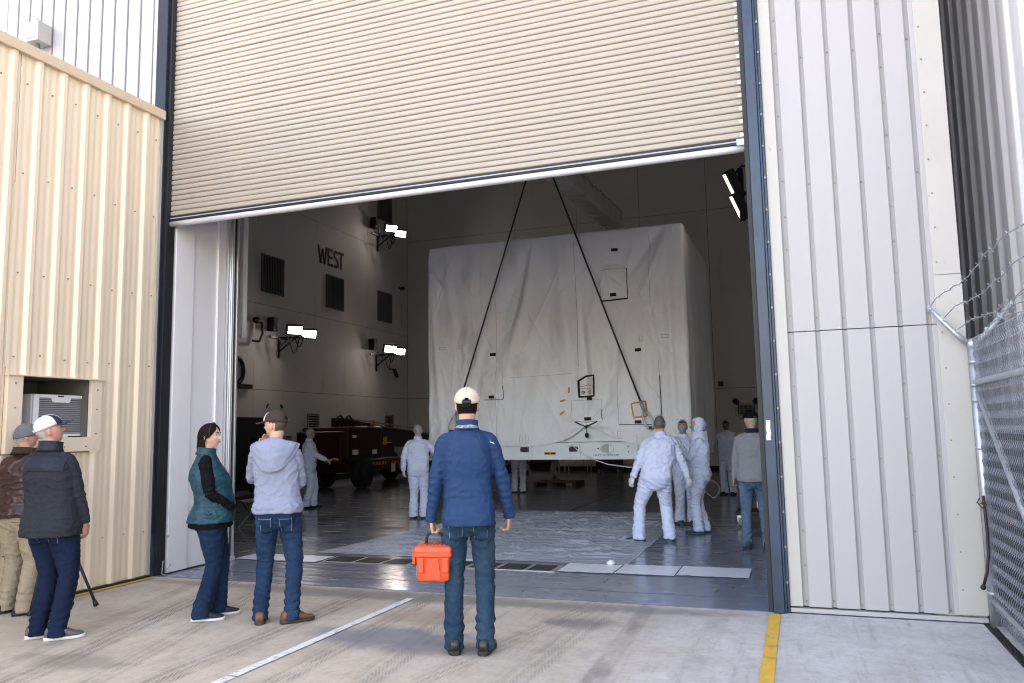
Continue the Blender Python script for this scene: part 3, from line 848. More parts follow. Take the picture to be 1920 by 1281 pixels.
for r_ in range(5):   # roof of the cover, pulled in ring by ring
    s0 = 1-r_*.2; s1 = 1-(r_+1)*.2
    def ringpt(i, s):
        p = vs[NV*n+i]; return (ctr[0]+(p[0]-ctr[0])*s, ctr[1]+(p[1]-ctr[1])*s, p[2]+.03*(1-s)+.02*noise.noise((p[0]*s,p[1]*s,6))*(1 if s < 1 else 0))
    mb.add([ringpt(i,s0) for i in range(n)]+[ringpt(i,s1) for i in range(n)], [(i,(i+1)%n,n+(i+1)%n,n+i) for i in range(n)])
cont = thing('shipping_container', 'tall container under a grey white wrinkled cover, hanging just off the floor from crane slings', 'container', ((X0+X1)/2, (YF+YR)/2, 1.0))
cont.location = (0,0,0)
tarp = obj('cover', mb, M['tarp'], cont, smooth=True)
obj('body', MB().box(X0+.12,X1-.22,YF+.10,YR-.1,1.31,5.12), M['cont'], cont)
obj('base_frame', MB().box(X0+.02,X1-.05,YF+.045,YR-.05,1.005,1.30), M['cont'], cont, bevel=.008)
obj('base_lip', MB().box(X0+.01,X1-.04,YF+.015,YR-.03,.985,1.022), M['cont'], cont, bevel=.004)
obj('top_rail', MB().box(-3.86,X1-.1,YF+.025,YF+.044,1.268,1.290), M['cont'], cont, bevel=.003)
for (x0,x1) in ((-5.06,-4.80),(-4.10,-3.86)):
    obj('fork_pocket_plate', MB().box(x0,x1,YF+.012,YF+.044,1.024,1.262), M['cont'], cont, bevel=.004)
yb = YF+.004
for x in (-4.94,-3.98):
    p_ = obj('fork_pocket', MB().box(x-.085,x+.085,yb-.004,yb+.006,1.13,1.225), M['black'], cont)
    for sx in (-.07,.07):
        for sz in (1.145,1.21): obj('rivet', MB().ell((x+sx,yb-.008,sz),(.010,.006,.010),8,5), M['steel'], p_, smooth=True)
lb = obj('hazard_label', MB().box(-4.56,-4.33,YF+.036,YF+.043,1.075,1.125), M['orange_tape'], cont)
obj('label_print', MB().box(-4.545,-4.46,YF+.033,YF+.0355,1.085,1.115), M['black'], lb); obj('label_print', MB().box(-4.43,-4.345,YF+.033,YF+.0355,1.085,1.115), M['black'], lb)
tr = MB(); R_=[]
for k in range(33):
    a = radians(20+320*k/32); R_.append((-3.35+.125*cos(a), YF+.03, 1.185+.085*sin(a)))
tr.tube(R_, .012, 8)
obj('lashing_ring', tr, M['cont'], cont, smooth=True)
obj('lashing_bracket', MB().box(-3.31,-3.23,YF+.012,YF+.044,1.13,1.24), M['cont'], cont, bevel=.006)
obj('lashing_recess', MB().tube([(-3.37,YF+.043,1.185),(-3.37,YF+.038,1.185)], .085, 24), M['seam'], cont)
obj('ring_bolt', MB().ell((-3.52,YF+.04,1.185),(.014,.01,.014),8,6), M['patch'], cont)
for (x,z) in ((-2.96,1.215),(-2.96,1.12)): obj('ring_bolt', MB().ell((x,YF+.04,z),(.012,.01,.012),8,6), M['patch'], cont)
for k,(x0,x1,z0,z1) in enumerate(((-2.80,-2.775,1.05,1.45),(-2.77,-2.64,1.36,1.38))): obj('latch_bar', MB().box(x0,x1,YF-.03,YF-.01,z0,z1), M['cont'], cont, bevel=.004)
# lettering on the base frame
def text_obj(body, size, loc, m, parent, name='lettering', rot=(pi/2,0,0), align='CENTER', label=None):
    cu = bpy.data.curves.new(name, 'FONT'); cu.body = body; cu.size = size; cu.align_x = align; cu.extrude = .0015
    t = bpy.data.objects.new(name, cu); COL.objects.link(t); t.location = loc; t.rotation_euler = rot
    dg = bpy.context.evaluated_depsgraph_get(); me = bpy.data.meshes.new_from_object(t.evaluated_get(dg)); me.name = name
    bpy.data.objects.remove(t); me.materials.clear(); me.materials.append(m)
    o = bpy.data.objects.new(name, me); COL.objects.link(o); o.location = loc; o.rotation_euler = rot
    if parent: o.parent = parent
    if label: o['label'] = label
    return o
text_obj('HK PT 15 TON CAP', .055, (-3.37,YF+.041,1.045), M['patch'], cont, label='small black stencilled lettering on the base frame')
# pieces lying on the front of the cover, following its folds
def on_cover(name, x0, x1, z0, z1, m, nx_=6, nz_=6, off=.006, rot=0, parent=None, label=None):
    cx_, cz_ = (x0+x1)/2, (z0+z1)/2
    mb = MB()
    def fn(u, v, o=off):
        a, c = x0+(x1-x0)*u-cx_, z0+(z1-z0)*v-cz_
        x, z = cx_+a*cos(rot)-c*sin(rot), cz_+a*sin(rot)+c*cos(rot)
        return (x, front_y(x,z)-o, z)
    mb.grid(fn, nx_, nz_)
    return obj(name, mb, m, parent or cont, smooth=True, label=label)
for (x,z) in ((-3.08,4.86),(-3.13,4.01),(-5.55,3.02),(-2.70,2.96),(-5.57,2.19),(-3.65,2.10),(-3.68,1.73),(-2.75,1.655)):
    on_cover('black_patch', x-.062, x+.062, z-.030, z+.030, M['patch'], 4, 3, .009 if z > 1.8 or z < 1.7 else .022)
def path_on_cover(name, pts, w, m, off=.010, seg=.05):
    mb = MB(); P = []
    for (a,b),(c,d) in zip(pts, pts[1:]):
        n_ = max(1, int(sqrt((c-a)**2+(d-b)**2)/seg))
        for k in range(n_): P.append((a+(c-a)*k/n_, b+(d-b)*k/n_))
    P.append(pts[-1])
    L_, R2 = [], []
    for i,(x,z) in enumerate(P):
        p0 = P[max(0,i-1)]; p1 = P[min(len(P)-1,i+1)]
        t = Vector((p1[0]-p0[0],p1[1]-p0[1])); t.normalize(); nrm = Vector((-t.y,t.x))*w/2
        for lst, s_ in ((L_,1),(R2,-1)):
            xx, zz = x+nrm.x*s_, z+nrm.y*s_; lst.append((xx, front_y(xx,zz)-off, zz))
    k = len(P)
    mb.add(L_+R2, [(i,i+1,k+i+1,k+i) for i in range(k-1)])
    return obj(name, mb, m, cont)
# flaps: black bound lower and right edges
path_on_cover('flap_binding', [(-3.35,3.905),(-2.86,3.925)], .028, M['patch'])
path_on_cover('flap_binding', [(-2.86,3.93),(-2.87,4.50)], .014, M['patch'])
path_on_cover('flap_seam', [(-3.36,3.92),(-3.37,4.3)], .010, M['seam']); path_on_cover('flap_seam', [(-3.36,4.49),(-2.87,4.5)], .010, M['seam'])
path_on_cover('flap_seam', [(-5.75,2.14),(-5.33,2.135)], .012, M['patch']); path_on_cover('flap_binding', [(-5.325,2.15),(-5.33,2.40)], .012, M['patch']); path_on_cover('flap_seam', [(-5.33,2.40),(-5.335,2.62)], .008, M['seam'])
path_on_cover('flap_binding', [(-2.32,1.62),(-2.335,2.48)], .016, M['patch']); path_on_cover('flap_seam', [(-2.335,2.48),(-2.34,2.75)], .010, M['seam'])
path_on_cover('flap_binding', [(-3.10,1.615),(-2.36,1.60)], .012, M['patch']); path_on_cover('flap_seam', [(-3.10,1.62),(-3.11,2.58)], .008, M['seam'])
path_on_cover('flap_seam', [(-3.41,1.70),(-3.415,1.9)], .014, M['patch']); path_on_cover('flap_seam', [(-3.41,1.9),(-3.42,2.08),(-3.99,2.07),(-4.0,1.68),(-3.41,1.67)], .007, M['seam'])
path_on_cover('gather_binding', [(-3.93,1.68),(-3.72,1.585),(-3.50,1.68)], .026, M['patch'])
path_on_cover('gather_binding', [(-3.90,1.69),(-3.70,1.665),(-3.52,1.69)], .010, M['seam'])
path_on_cover('cover_seam', [(-3.85,2.7),(-3.86,5.1)], .008, M['seam']); path_on_cover('cover_seam', [(-5.48,1.4),(-5.48,4.0)], .006, M['seam']); path_on_cover('cover_seam', [(-5.2,2.55),(-3.95,2.58)], .007, M['seam']); path_on_cover('cover_seam', [(-2.45,3.9),(-2.44,5.1)], .007, M['seam'])
for (x,z,w,h) in ((-6.62,3.19,.13,.05),(-6.22,3.2,.10,.05),(-2.21,3.19,.12,.05),(-2.63,3.16,.07,.09),(-5.0,1.37,.05,.13),(-4.87,1.37,.05,.13),(-3.10,1.43,.06,.14)):
    path_on_cover('loop_tag', [(x-w/2,z-h/2),(x+w/2,z-h/2),(x+w/2,z+h/2),(x-w/2,z+h/2),(x-w/2,z-h/2)], .009, M['seam'])
# taped inspection window with two round gauges behind it
win = on_cover('inspection_window', -3.83, -3.54, 2.16, 2.53, M['paper'], 6, 6, .008)
path_on_cover('window_tape', [(-3.84,2.145),(-3.855,2.44),(-3.73,2.525),(-3.535,2.53),(-3.545,2.15),(-3.85,2.14)], .034, M['patch'], .014)
for x in (-3.775,-3.63):
    fy = front_y(x,2.225)-.012
    gd = obj('gauge', MB().tube([(x,fy,2.225),(x,fy-.012,2.225)], .034, 18), M['darksteel'], win, smooth=radians(40))
    obj('gauge_face', MB().tube([(x,fy-.0125,2.225),(x,fy-.015,2.225)], .022, 16), M['plasticgrey'], win, smooth=radians(40))
path_on_cover('window_bar', [(-3.82,2.335),(-3.68,2.36),(-3.56,2.345)], .010, M['darksteel'], .011); path_on_cover('window_bar', [(-3.82,2.295),(-3.56,2.30)], .006, M['darksteel'], .011)
# note taped up with amber tape
on_cover('paper_note', -2.85, -2.60, 1.75, 1.99, M['paper'], 5, 5, .008, rot=.04)
for (a,b,c,d) in ((-2.875,1.985,-2.595,2.025),(-2.60,2.02,-2.575,1.76),(-2.86,1.975,-2.83,1.755),(-2.835,1.735,-2.58,1.755)):
    path_on_cover('amber_tape', [(a,b),(c,d)], .030, M['orange_tape'], .014)
for (x,z,r) in ((-4.03,2.27,1.45),(-4.16,2.08,.25),(-4.17,1.85,.6)):
    on_cover('amber_tape', x-.055, x+.055, z-.018, z+.018, M['orange_tape'], 4, 2, .009, rot=r)
obj('hanging_tie', MB().tube([(-3.70,YF-.06,1.62),(-3.705,YF-.05,1.54),(-3.70,YF-.06,1.47)], [.014,.008,.008], 7), M['patch'], cont, smooth=True)
obj('tie_knob', MB().ell((-3.70,YF-.055,1.43),(.038,.03,.05),12,8), M['patch'], cont, smooth=True)
obj('drain_tube', MB().tube([(-4.02,YF-.01,1.26),(-3.85,YF-.03,1.13),(-3.6,YF-.05,.99),(-3.3,YF-.1,.90),(-2.95,YF-.12,.855),(-2.55,YF-.14,.85),(-2.2,YF-.2,.9)], .010, 6), M['plasticwhite'], cont, smooth=True)
# crane slings
slg = thing('crane_sling', 'wire rope sling running from the right corner of the container up under the roller door', 'sling', (0,0,0), group='wire rope slings carrying the container')
def sling(t, p0, p1):
    p0, p1 = Vector(p0), Vector(p1); d = (p1-p0).normalized()
    obj('rope', MB().tube([p0+d*.34, p1], .017, 8), M['cable'], t, smooth=True)
    obj('ferrule', MB().tube([p0+d*.33, p0+d*.50], .030, 10), M['steel'], t, smooth=True)
    side = d.cross(Vector((0,1,0))).normalized()
    loop = [p0+d*.34, p0+d*.25+side*.055, p0+d*.10+side*.075, p0+side*.045, p0-d*.02, p0-side*.045, p0+d*.10-side*.075, p0+d*.25-side*.055, p0+d*.34]
    obj('thimble', MB().tube(loop, .019, 8), M['steel'], t, smooth=True)
    obj('shackle_pin', MB().tube([p0+Vector((0,-.05,.0)), p0+Vector((0,.12,0))], .026, 8), mat('oxide_pin', (.10,.03,.02), .5) if 'oxide_pin' not in bpy.data.materials else bpy.data.materials['oxide_pin'], t, smooth=True)
sling(slg, (-2.50,14.08,1.55), (-4.45,14.1,7.08))
slg2 = thing('crane_sling', 'wire rope sling running down to the left corner behind the man in blue', 'sling', (0,0,0), group='wire rope slings carrying the container')
sling(slg2, (-6.38,14.08,1.55), (-4.50,14.1,7.08))
beam = thing('spreader_beam', 'lifting beam wrapped in shiny clear plastic above the container', 'beam', (0,0,0))
B0, B1 = Vector((-4.58,13.9,6.95)), Vector((-3.97,18.45,6.58))
def beam_mesh(inset, crumple, n=70):
    mb = MB(); rings = []
    for k in range(n+1):
        c = B0.lerp(B1, k/n); R_ = []
        for q in range(20):
            a = q/20*4; s_ = int(a); f_ = a-s_
            w, h = .19-inset, .22-inset
            x, z = [(-w+2*w*f_,-h),(w,-h+2*h*f_),(w-2*w*f_,h),(-w,h-2*h*f_)][s_]
            j = crumple*(noise.noise((x*9, k*.35, z*9))+.5*noise.noise((x*25,k*.9,z*25)))
            R_.append((c.x+x*(1+j*3), c.y+crumple*2*noise.noise((k*.5,q,0)), c.z+z*(1+j*3)))
        rings.append(R_)
    mb.loft(rings); return mb
obj('beam_core', beam_mesh(.03,0,4), mat('beam_paint', (.55,.55,.55), .5), beam)
def film(name, col, alpha, rough):
    m = mat(name, col, rough, var=.05, bump=.4, bscale=14, bdist=.02); m.node_tree.nodes['Principled BSDF'].inputs['Alpha'].default_value = alpha
    return m
M['film'] = film('clear_plastic_wrap', (.8,.8,.8), .75, .15)
obj('plastic_wrap', beam_mesh(0,.05), M['film'], beam, smooth=True)
hk = MB(); hk.tube([(-4.36,15.9,8.6),(-4.36,15.9,7.75)], .05, 8); hk.tube([(-4.36,15.9,7.75)]+[(-4.36+.17*sin(a),15.9,7.58+.17*cos(a)) for a in [radians(10+250*k/12) for k in range(13)]], .05, 8)
ch = thing('crane_hook', 'black crane hook just above the wrapped lifting beam', 'hook', (0,0,0)); obj('hook', hk, M['black'], ch, smooth=True); obj('hook_block', MB().box(-4.5,-4.22,15.75,16.05,8.6,9.3), M['black'], ch, bevel=.03)

# ================================================================== FLOOR COVERINGS
M['sheet'] = film('plastic_floor_sheet', (.58,.63,.70), .66, .26)
def ridged(x, y, sx, sy, o):
    return (1-abs(noise.noise((x*sx, y*sy, o)))*2)
sheet_mb = MB()
def fs_(u, v):
    y = 9.06+5.6*v
    xl, xr = -6.05+.12*v*3, -1.93-.05*v
    x = xl+(xr-xl)*u+.02*noise.noise((y*2, u*2, 0))
    e = min(1, min(u,1-u,v,1-v)*14)
    h = .020*max(0, ridged(x,y,.7,7.0,1)-.72)/.28 + .016*max(0, ridged(x,y,6.0,.8,4)-.78)/.22 + .030*max(0, ridged(x,y,1.1,1.6,9)-.86)/.14
    return (x, y+.01*noise.noise((x*2,0,y)), .006+h*e)
sheet_mb.grid(fs_, 170, 240)
_nt = M['sheet'].node_tree; _w = _nt.nodes
for _n in _w:
    if _n.type == 'BUMP': _n.inputs['Strength'].default_value = .9; _n.inputs['Distance'].default_value = .03
_mp = _w.new('ShaderNodeMapping'); _mp.inputs['Scale'].default_value = (.35,2.6,1); _tc = _w.new('ShaderNodeTexCoord'); _nt.links.new(_tc.outputs['Object'], _mp.inputs[0])
_nz = [n for n in _w if n.type == 'TEX_NOISE'][-1]; _nz.inputs['Scale'].default_value = 6; _nt.links.new(_mp.outputs[0], _nz.inputs['Vector'])
fsh = obj('floor_sheet', sheet_mb, M['sheet'], smooth=True)
tag(fsh, 'wrinkled translucent plastic sheeting spread on the hangar floor before the container', 'plastic sheet')
M['strip'] = mat('white_floor_strip', (.78,.81,.85), .30, var=.06, vscale=6, bump=.2, bscale=20)
dr = thing('trench_drain', 'row of dark floor grates across the threshold between white strips', 'drain', (0,0,0))
obj('frame', MB().box(-5.60,-2.62,8.475,8.865,.0,.005), M['steel'], dr)
gr0 = None
for (x0,x1) in ((-5.56,-5.20),(-5.15,-4.82),(-4.77,-4.46),(-4.40,-4.08),(-4.02,-3.72),(-3.66,-3.36),(-3.30,-3.00),(-2.95,-2.68)):
    gp = obj('grate', MB().box(x0,x1,8.50,8.84,.005,.0065), M['black'], dr)
    bar = None
    for k in range(8):
        yy = 8.525+k*.042
        if bar is None or abs((x1-x0)-bw) > 1e-6:
            bw = x1-x0; bar = obj('grate_bar', MB().box(-bw/2+.01,bw/2-.01,-.009,.009,0,.006), M['darksteel'], gp, loc=((x0+x1)/2,yy,.0068))
        else: dup(bar, gp, loc=((x0+x1)/2,yy,.0068))
def strip(name, x0, x1, y0, y1, label, seed):
    mb = MB(); mb.grid(lambda u,v: (x0+(x1-x0)*u+.006*noise.noise((v*3,seed,0)), y0+(y1-y0)*v+.012*noise.noise((u*4,seed,v)), .009+.006*max(0,noise.noise((u*9,v*5,seed)))), 30, 8)
    return tag(obj(name, mb, M['strip'], smooth=True), label, 'floor strip', 'white strips laid along the threshold')
strip('white_strip', -6.80,-5.62,8.36,8.80, 'white strip on the floor behind the legs of the man in the grey hoodie', 1)
strip('white_strip', -2.60,-1.98,8.50,9.03, 'white strip on the floor just right of the floor grates', 2)
strip('white_strip', -1.965,-1.33,8.52,9.10, 'white strip on the floor in front of the striding worker', 3)
strip('white_strip', -1.315,-.58,8.57,9.14, 'last white strip on the floor nearest the navy post', 4)
strip('white_strip', -4.42,-3.72,8.88,9.05, 'narrow white strip on the floor above the orange case', 5)
tg = MB(); tg.ell((0,0,.02),(.05,.04,.03),14,9); tg.v = [tuple(Vector(p)*(1+.35*noise.noise(Vector(p)*40))) for p in tg.v]
tag(obj('crumpled_tissue', tg, M['paper'], smooth=True, loc=(-2.12,9.05,.008)), 'small crumpled white tissue on the floor strip', 'tissue')

# ================================================================== LAMPS, CAMERAS AND FITTINGS
def flood(label, loc, nrm, group='paired floodlights on the hangar walls', sc=1.0, arm=None):
    t = thing('floodlight', label, 'floodlight', loc, group=group)
    nrm = Vector(nrm).normalized()
    q = nrm.to_track_quat('Y','Z').to_matrix()
    if arm:
        Lx = Vector((.36,.30,-.88)).normalized(); Nz = (nrm-Lx*nrm.dot(Lx)).normalized(); q = Matrix((Lx, Nz, Lx.cross(Nz))).transposed()
    for s_ in (-1,1):
        c = Vector((0,-.36*s_*sc*-1,-.02*s_)) if arm is None else Vector((.045*s_,.05*s_,-.19*s_))
        h = MB(); h.cbox(c, (.50*sc,.16,.30*sc), q)
        hd = obj('lamp_head', h, M['black'], t, bevel=.012)
        l = MB(); l.cbox(c+nrm*.083, (.41*sc,.004,.22*sc), q); obj('lens', l, M['lens'] if arm is None else M['lens_dim'], hd)
    return t
def west_flood(label, y, z):
    t = flood(label, (XW+.62,y,z), (.70,-.62,-.34))
    obj('ballast_box', MB().box(-.56,-.32,-.95,-.72,-.05,.36), M['black'], t, bevel=.015)
    obj('bracket', MB().box(-.615,-.56,-.75,.1,-.22,-.16), M['darksteel'], t); 
    obj('bracket_arm', MB().tube([(-.6,-.3,-.62),(-.1,-.1,-.15),(0,.1,-.14)], .025, 7), M['darksteel'], t)
    obj('bracket_arm', MB().tube([(-.6,-.3,-.18),(0,.3,-.15)], .025, 7), M['darksteel'], t)
    obj('bracket_arm', MB().tube([(-.59,-.3,-.15),(-.59,-.3,-.8)], .035, 7), M['black'], t)
    for (a,b_,dz) in ((-.85,-.35,.35),(-.3,.25,.55),(.0,.45,.32)):
        pts = [(-.25,a+(b_-a)*k/10,-.12-dz*sin(pi*k/10)) for k in range(11)]
        obj('cable', MB().tube(pts, .016, 6), M['black'], t, smooth=True)
    return t
west_flood('pair of bright floodlights lowest left on the WEST wall, below the leftmost vent', 20.35, 4.66)
fl2 = west_flood('bright floodlights low in the far corner of the WEST wall above a small black camera', 26.25, 4.62)
west_flood('pair of bright floodlights highest up in the far corner of the WEST wall', 26.35, 9.22)
fr_ = flood('pair of bright floodlights seen nearly edge on beside the navy post', (-.82,14.0,5.58), (-.93,-.16,-.36), arm=True)
obj('bracket_arm', MB().tube([(.05,.02,.0),(1.7,.1,.2)], .03, 7), M['darksteel'], fr_); obj('bracket_plate', MB().box(.03,.12,-.05,.15,-.45,.45), M['darksteel'], fr_)
obj('cable', MB().tube([(-.05,0,.35),(.1,0,.5),(.4,.05,.5),(.7,.05,.3)], .02, 6), M['black'], fr_, smooth=True)
def small_cam(label, loc, d):
    t = thing('security_camera', label, 'camera', loc)
    obj('camera_body', MB().tube([(0,0,0),Vector(d)*.34], .07, 8), M['black'], t); obj('camera_mount', MB().tube([(-.2,0,.02),(0,0,0)], .03, 6), M['black'], t)
    obj('camera_lens', MB().tube([Vector(d)*.341,Vector(d)*.37], .04, 8), M['darksteel'], t)
small_cam('small black camera on the wall right of the floodlights under the corner vent', (XW+.25,26.9,3.95), (.3,.2,-.9))
small_cam('small black camera beside the upper edge of the rightmost vent', (XW+.22,27.75,7.25), (.2,-.8,-.2))
def emergency(label, loc, s=1, axis='y'):
    t = thing('emergency_light', label, 'emergency light', loc, rz=0 if axis=='y' else -pi/2)
    obj('battery_box', MB().box(-.28,.28,-.12,0,-.30,.0), M['darksteel'], t, bevel=.02)
    for sx in (-1,1):
        h = obj('lamp', MB().tube([(sx*.30,-.05,.10),(sx*.36,-.16,.16)], .10, 10), M['black'], t)
        obj('lamp_arm', MB().tube([(sx*.24,-.05,-.02),(sx*.31,-.05,.12)], .025, 6), M['black'], t)
    cg = MB()
    for k in range(6): cg.tube([(-.36+.144*k,-.14,-.36),(-.36+.144*k,-.14,.06)], .008, 4)
    for z in (-.36,-.15,.06): cg.tube([(-.36,-.14,z),(.36,-.14,z)], .008, 4)
    obj('wire_guard', cg, M['steel'], t)
emergency('twin-headed emergency light on the far wall above the man in the grey sweatshirt', (-1.72,28.46,2.25))
emergency('twin-headed emergency light on the WEST wall behind the cap of the man in the hoodie', (XW+.03,19.9,2.25), axis='x')
sw = obj('switch_box', MB().box(-2.62,-2.45,28.36,28.49,2.93,3.1), M['darksteel'], bevel=.01); tag(sw, 'small dark switch box on the far wall right of the container', 'switch box')
ph = thing('wall_hydrant', 'dark bent pipe and valve on the wall next to the aluminium post', 'pipe', (XW+.1,18.9,4.6))
obj('pipe', MB().tube([(0,0,.25),(.05,.15,.2),(.08,.15,-.1),(.05,.05,-.35),(.05,-.25,-.36)], .035, 8), M['black'], ph, smooth=True)
obj('valve', MB().ell((.0,-.02,.27),(.1,.14,.1),10,7), M['darksteel'], ph, smooth=True)

# ================================================================== EQUIPMENT ON THE HANGAR FLOOR
M['red'] = speckle(mat('dark_red_machine_paint', (.034,.005,.005), .38, var=.2, vscale=3), (.03,.01,.01), 6, .62, .08, amount=.6)
M['hazard'] = mat('hazard_yellow', (.55,.33,.03), .5, var=.1)
lift = thing('boom_lift', 'dark red boom lift parked along the WEST wall with its boom lowered', 'boom lift', (-12.3,0,0))
obj('turret', MB().box(-.75,.75,18.75,20.6,.80,1.72), M['red'], lift, bevel=.05)
obj('counterweight', MB().box(-.72,.72,18.45,18.72,.72,1.60), M['red'], lift, bevel=.06)
obj('engine_cover', MB().box(-.2,.78,20.62,21.3,.82,1.25), M['red'], lift, bevel=.04)
obj('boom', MB().add([(x,y,z) for (y,z0,z1) in ((19.3,1.22,1.98),(27.2,.92,1.25)) for z in (z0,z1) for x in (-.16,.16)], [(0,1,3,2),(4,6,7,5),(0,4,5,1),(2,3,7,6),(0,2,6,4),(1,5,7,3)]), M['red'], lift, bevel=.02)
obj('boom_rail', MB().tube([(.17,19.6,1.96),(.17,24.5,1.62)], .025, 6), M['steel'], lift)
obj('boom_rail', MB().tube([(.17,21.0,1.78),(.17,25.4,1.45)], .02, 6), M['plasticgrey'], lift)
obj('chassis', MB().box(-.6,.6,19.0,24.4,.46,.74), M['red'], lift, bevel=.03)
hb = None
for k in range(26):
    if k == 10: continue
    mb = MB().add([(.601,0,0),(.601,.09,0),(.601,.15,.09),(.601,.06,.09),(.612,0,0),(.612,.09,0),(.612,.15,.09),(.612,.06,.09)], [(0,1,2,3),(7,6,5,4),(0,4,5,1),(1,5,6,2),(2,6,7,3),(3,7,4,0)])
    if hb is None: hb = obj('hazard_stripe', mb, M['hazard'], lift, loc=(0,19.3,.60))
    else: dup(hb, lift, loc=(0,19.3+.19*k,.60))
for (y,x) in ((19.7,.62),(23.6,.62),(19.7,-.62),(23.6,-.62)):
    w = obj('wheel', MB().tube([(x-.14,y,.44),(x-.12,y,.44),(x+.12,y,.44),(x+.14,y,.44)], [.38,.44,.44,.38], 24), M['black'], lift, smooth=radians(40))
    obj('rim', MB().tube([(x-.145,y,.44),(x+.145,y,.44)], .22, 16), M['darksteel'], w)
for (y,z,w_,h_,m_) in ((19.05,1.02,.3,.14,'paper'),(20.1,1.0,.26,.13,'paper'),(21.2,.5,.24,.24,'paper'),(21.7,.52,.18,.2,'paper'),(20.7,1.30,.22,.22,'hazard'),(19.0,1.45,.2,.08,'paper')):
    obj('decal', MB().box(.785,.79,y-w_/2,y+w_/2,z-h_/2,z+h_/2), M[m_], lift)
for dy in (0,.45):
    obj('hydraulic_hose', MB().tube([(.2,18.9+dy+.06*k,1.72+.32*sin(pi*k/10)) for k in range(11)], .025, 6), M['black'], lift, smooth=True)
obj('platform_rail', MB().tube([(.5,26.8,.4),(.5,26.8,1.45),(.5,28,1.45),(.5,28,.4)], .03, 6), M['steel'], lift)
obj('beacon', MB().tube([(.6,20.3,1.72),(.6,20.3,1.90)], .07, 10), mat('amber_beacon', (.5,.12,.02), .3), lift, smooth=True)
cb = thing('cabinet', 'dark grey cabinet standing behind the worker by the boom lift', 'cabinet', (-13.2,17.6,0))
obj('carcass', MB().box(-.4,.4,-.35,.35,.05,1.5), M['darksteel'], cb, bevel=.015); obj('cabinet_door', MB().box(.402,.415,-.33,.33,.09,1.46), M['plasticgrey'], cb, bevel=.004); obj('door_handle', MB().box(.416,.44,.2,.24,.7,.9), M['steel'], cb)
def cart(t, w, l, wh, hz, rw, mdeck):
    obj('deck', MB().box(-w/2,w/2,-l/2,l/2,hz,hz+.22), mdeck, t, bevel=.02)
    obj('axle_frame', MB().box(-w/2+.1,w/2-.1,-l/2+.1,l/2-.1,hz-.16,hz-.005), M['black'], t, bevel=.01)
    for sx in (-1,1):
        for sy in (-1,1):
            x, y = sx*(w/2-.03), sy*(l/2-.28)
            wl = obj('wheel', MB().tube([(x-.06*sx,y,rw),(x+.06*sx,y,rw)], rw, 20), wh, t, smooth=radians(40))
            obj('hub', MB().tube([(x,y,rw),(x+.075*sx,y,rw)], rw*.3, 10), M['black'], wl)
ct = thing('transport_cart', 'dark flat cart with pale wheels parked beyond the container', 'cart', (-8.25,23.6,0), rz=-.10)
cart(ct, 1.3, 2.9, mat('pale_wheel', (.50,.48,.44), .6), .52, .27, mat('cart_paint', (.10,.07,.055), .6, var=.2))
obj('crossbar', MB().tube([(-.5,-1.4,.3),(.5,-1.4,.3)], .03, 6), M['darksteel'], ct)
pal = thing('wooden_pallet', 'low brown wooden dunnage lying under the far side of the container', 'pallet', (-6.35,21.2,0))
pl0 = None
for k in range(5):
    if pl0 is None: pl0 = obj('plank', MB().box(-.6,.6,-.06,.06,.10,.125), mat('dunnage_wood', (.085,.04,.02), .7, var=.25, vscale=3, stretch=(1,8,8)), pal, loc=(0,-.4,0))
    else: dup(pl0, pal, loc=(0,-.4+.2*k,0))
for x in (-.55,0,.55): obj('bearer', MB().box(x-.05,x+.05,-.46,.46,.0,.099), bpy.data.materials['dunnage_wood'], pal)
rk = thing('wire_rack', 'tall chrome wire rack against the far wall', 'rack', (-7.55,27.6,0))
for x in (-.42,.42):
    for y in (-.25,.25): obj('rack_post', MB().tube([(x,y,0.02),(x,y,1.8)], .02, 8), M['alu'], rk)
for z in (.25,.8,1.35,1.75): obj('shelf', MB().box(-.41,.41,-.24,.24,z,z+.02), M['steel'], rk)
cab2 = thing('tool_chest', 'black wheeled tool chest against the far wall under the container', 'tool chest', (-6.35,27.4,0))
obj('chest_body', MB().box(-.42,.42,-.3,.3,.16,1.3), M['black'], cab2, bevel=.015)
for k in range(5): obj('drawer', MB().box(-.40,.40,-.315,-.301,.2+.21*k,.39+.21*k), M['darksteel'], cab2, bevel=.004)
for x in (-.34,.34):
    for y in (-.22,.22): obj('caster', MB().tube([(x-.025,y,.075),(x+.025,y,.075)], .075, 12), M['plasticgrey'], cab2)
st = thing('folding_stool', 'folding camp stool with crossed legs standing by the WEST wall behind the hoodie man', 'stool', (-8.75,11.3,0))
for y in (-.17,.17):
    obj('leg', MB().tube([(-.22,y,.01),(.22,y,.46)], .012, 7), M['steel'], st); obj('leg', MB().tube([(.22,y+.02,.01),(-.22,y+.02,.46)], .012, 7), M['darksteel'], st)
obj('seat', MB().grid(lambda u,v: (-.22+.44*u, -.2+.42*v, .46-.03*sin(pi*u)), 8, 4), mat('stool_canvas', (.22,.21,.2), .8), st)
dl = thing('equipment_dolly', 'small black wheeled dolly behind the legs of the man in the grey sweatshirt', 'dolly', (-.72,13.2,0))
obj('deck', MB().box(-.3,.4,-.3,.3,.17,.23), M['black'], dl, bevel=.015)
for x in (-.24,.34):
    for y in (-.25,.25): obj('caster', MB().tube([(x-.025,y,.07),(x+.025,y,.07)], .07, 14), M['plasticgrey'], dl); obj('caster_fork', MB().box(x-.04,x+.04,y-.02,y+.02,.08,.169), M['steel'], dl)
obj('handle', MB().tube([(.0,.28,.23),(.0,.3,.62),(.38,.3,.62),(.38,.28,.23)], .015, 7), M['steel'], dl)
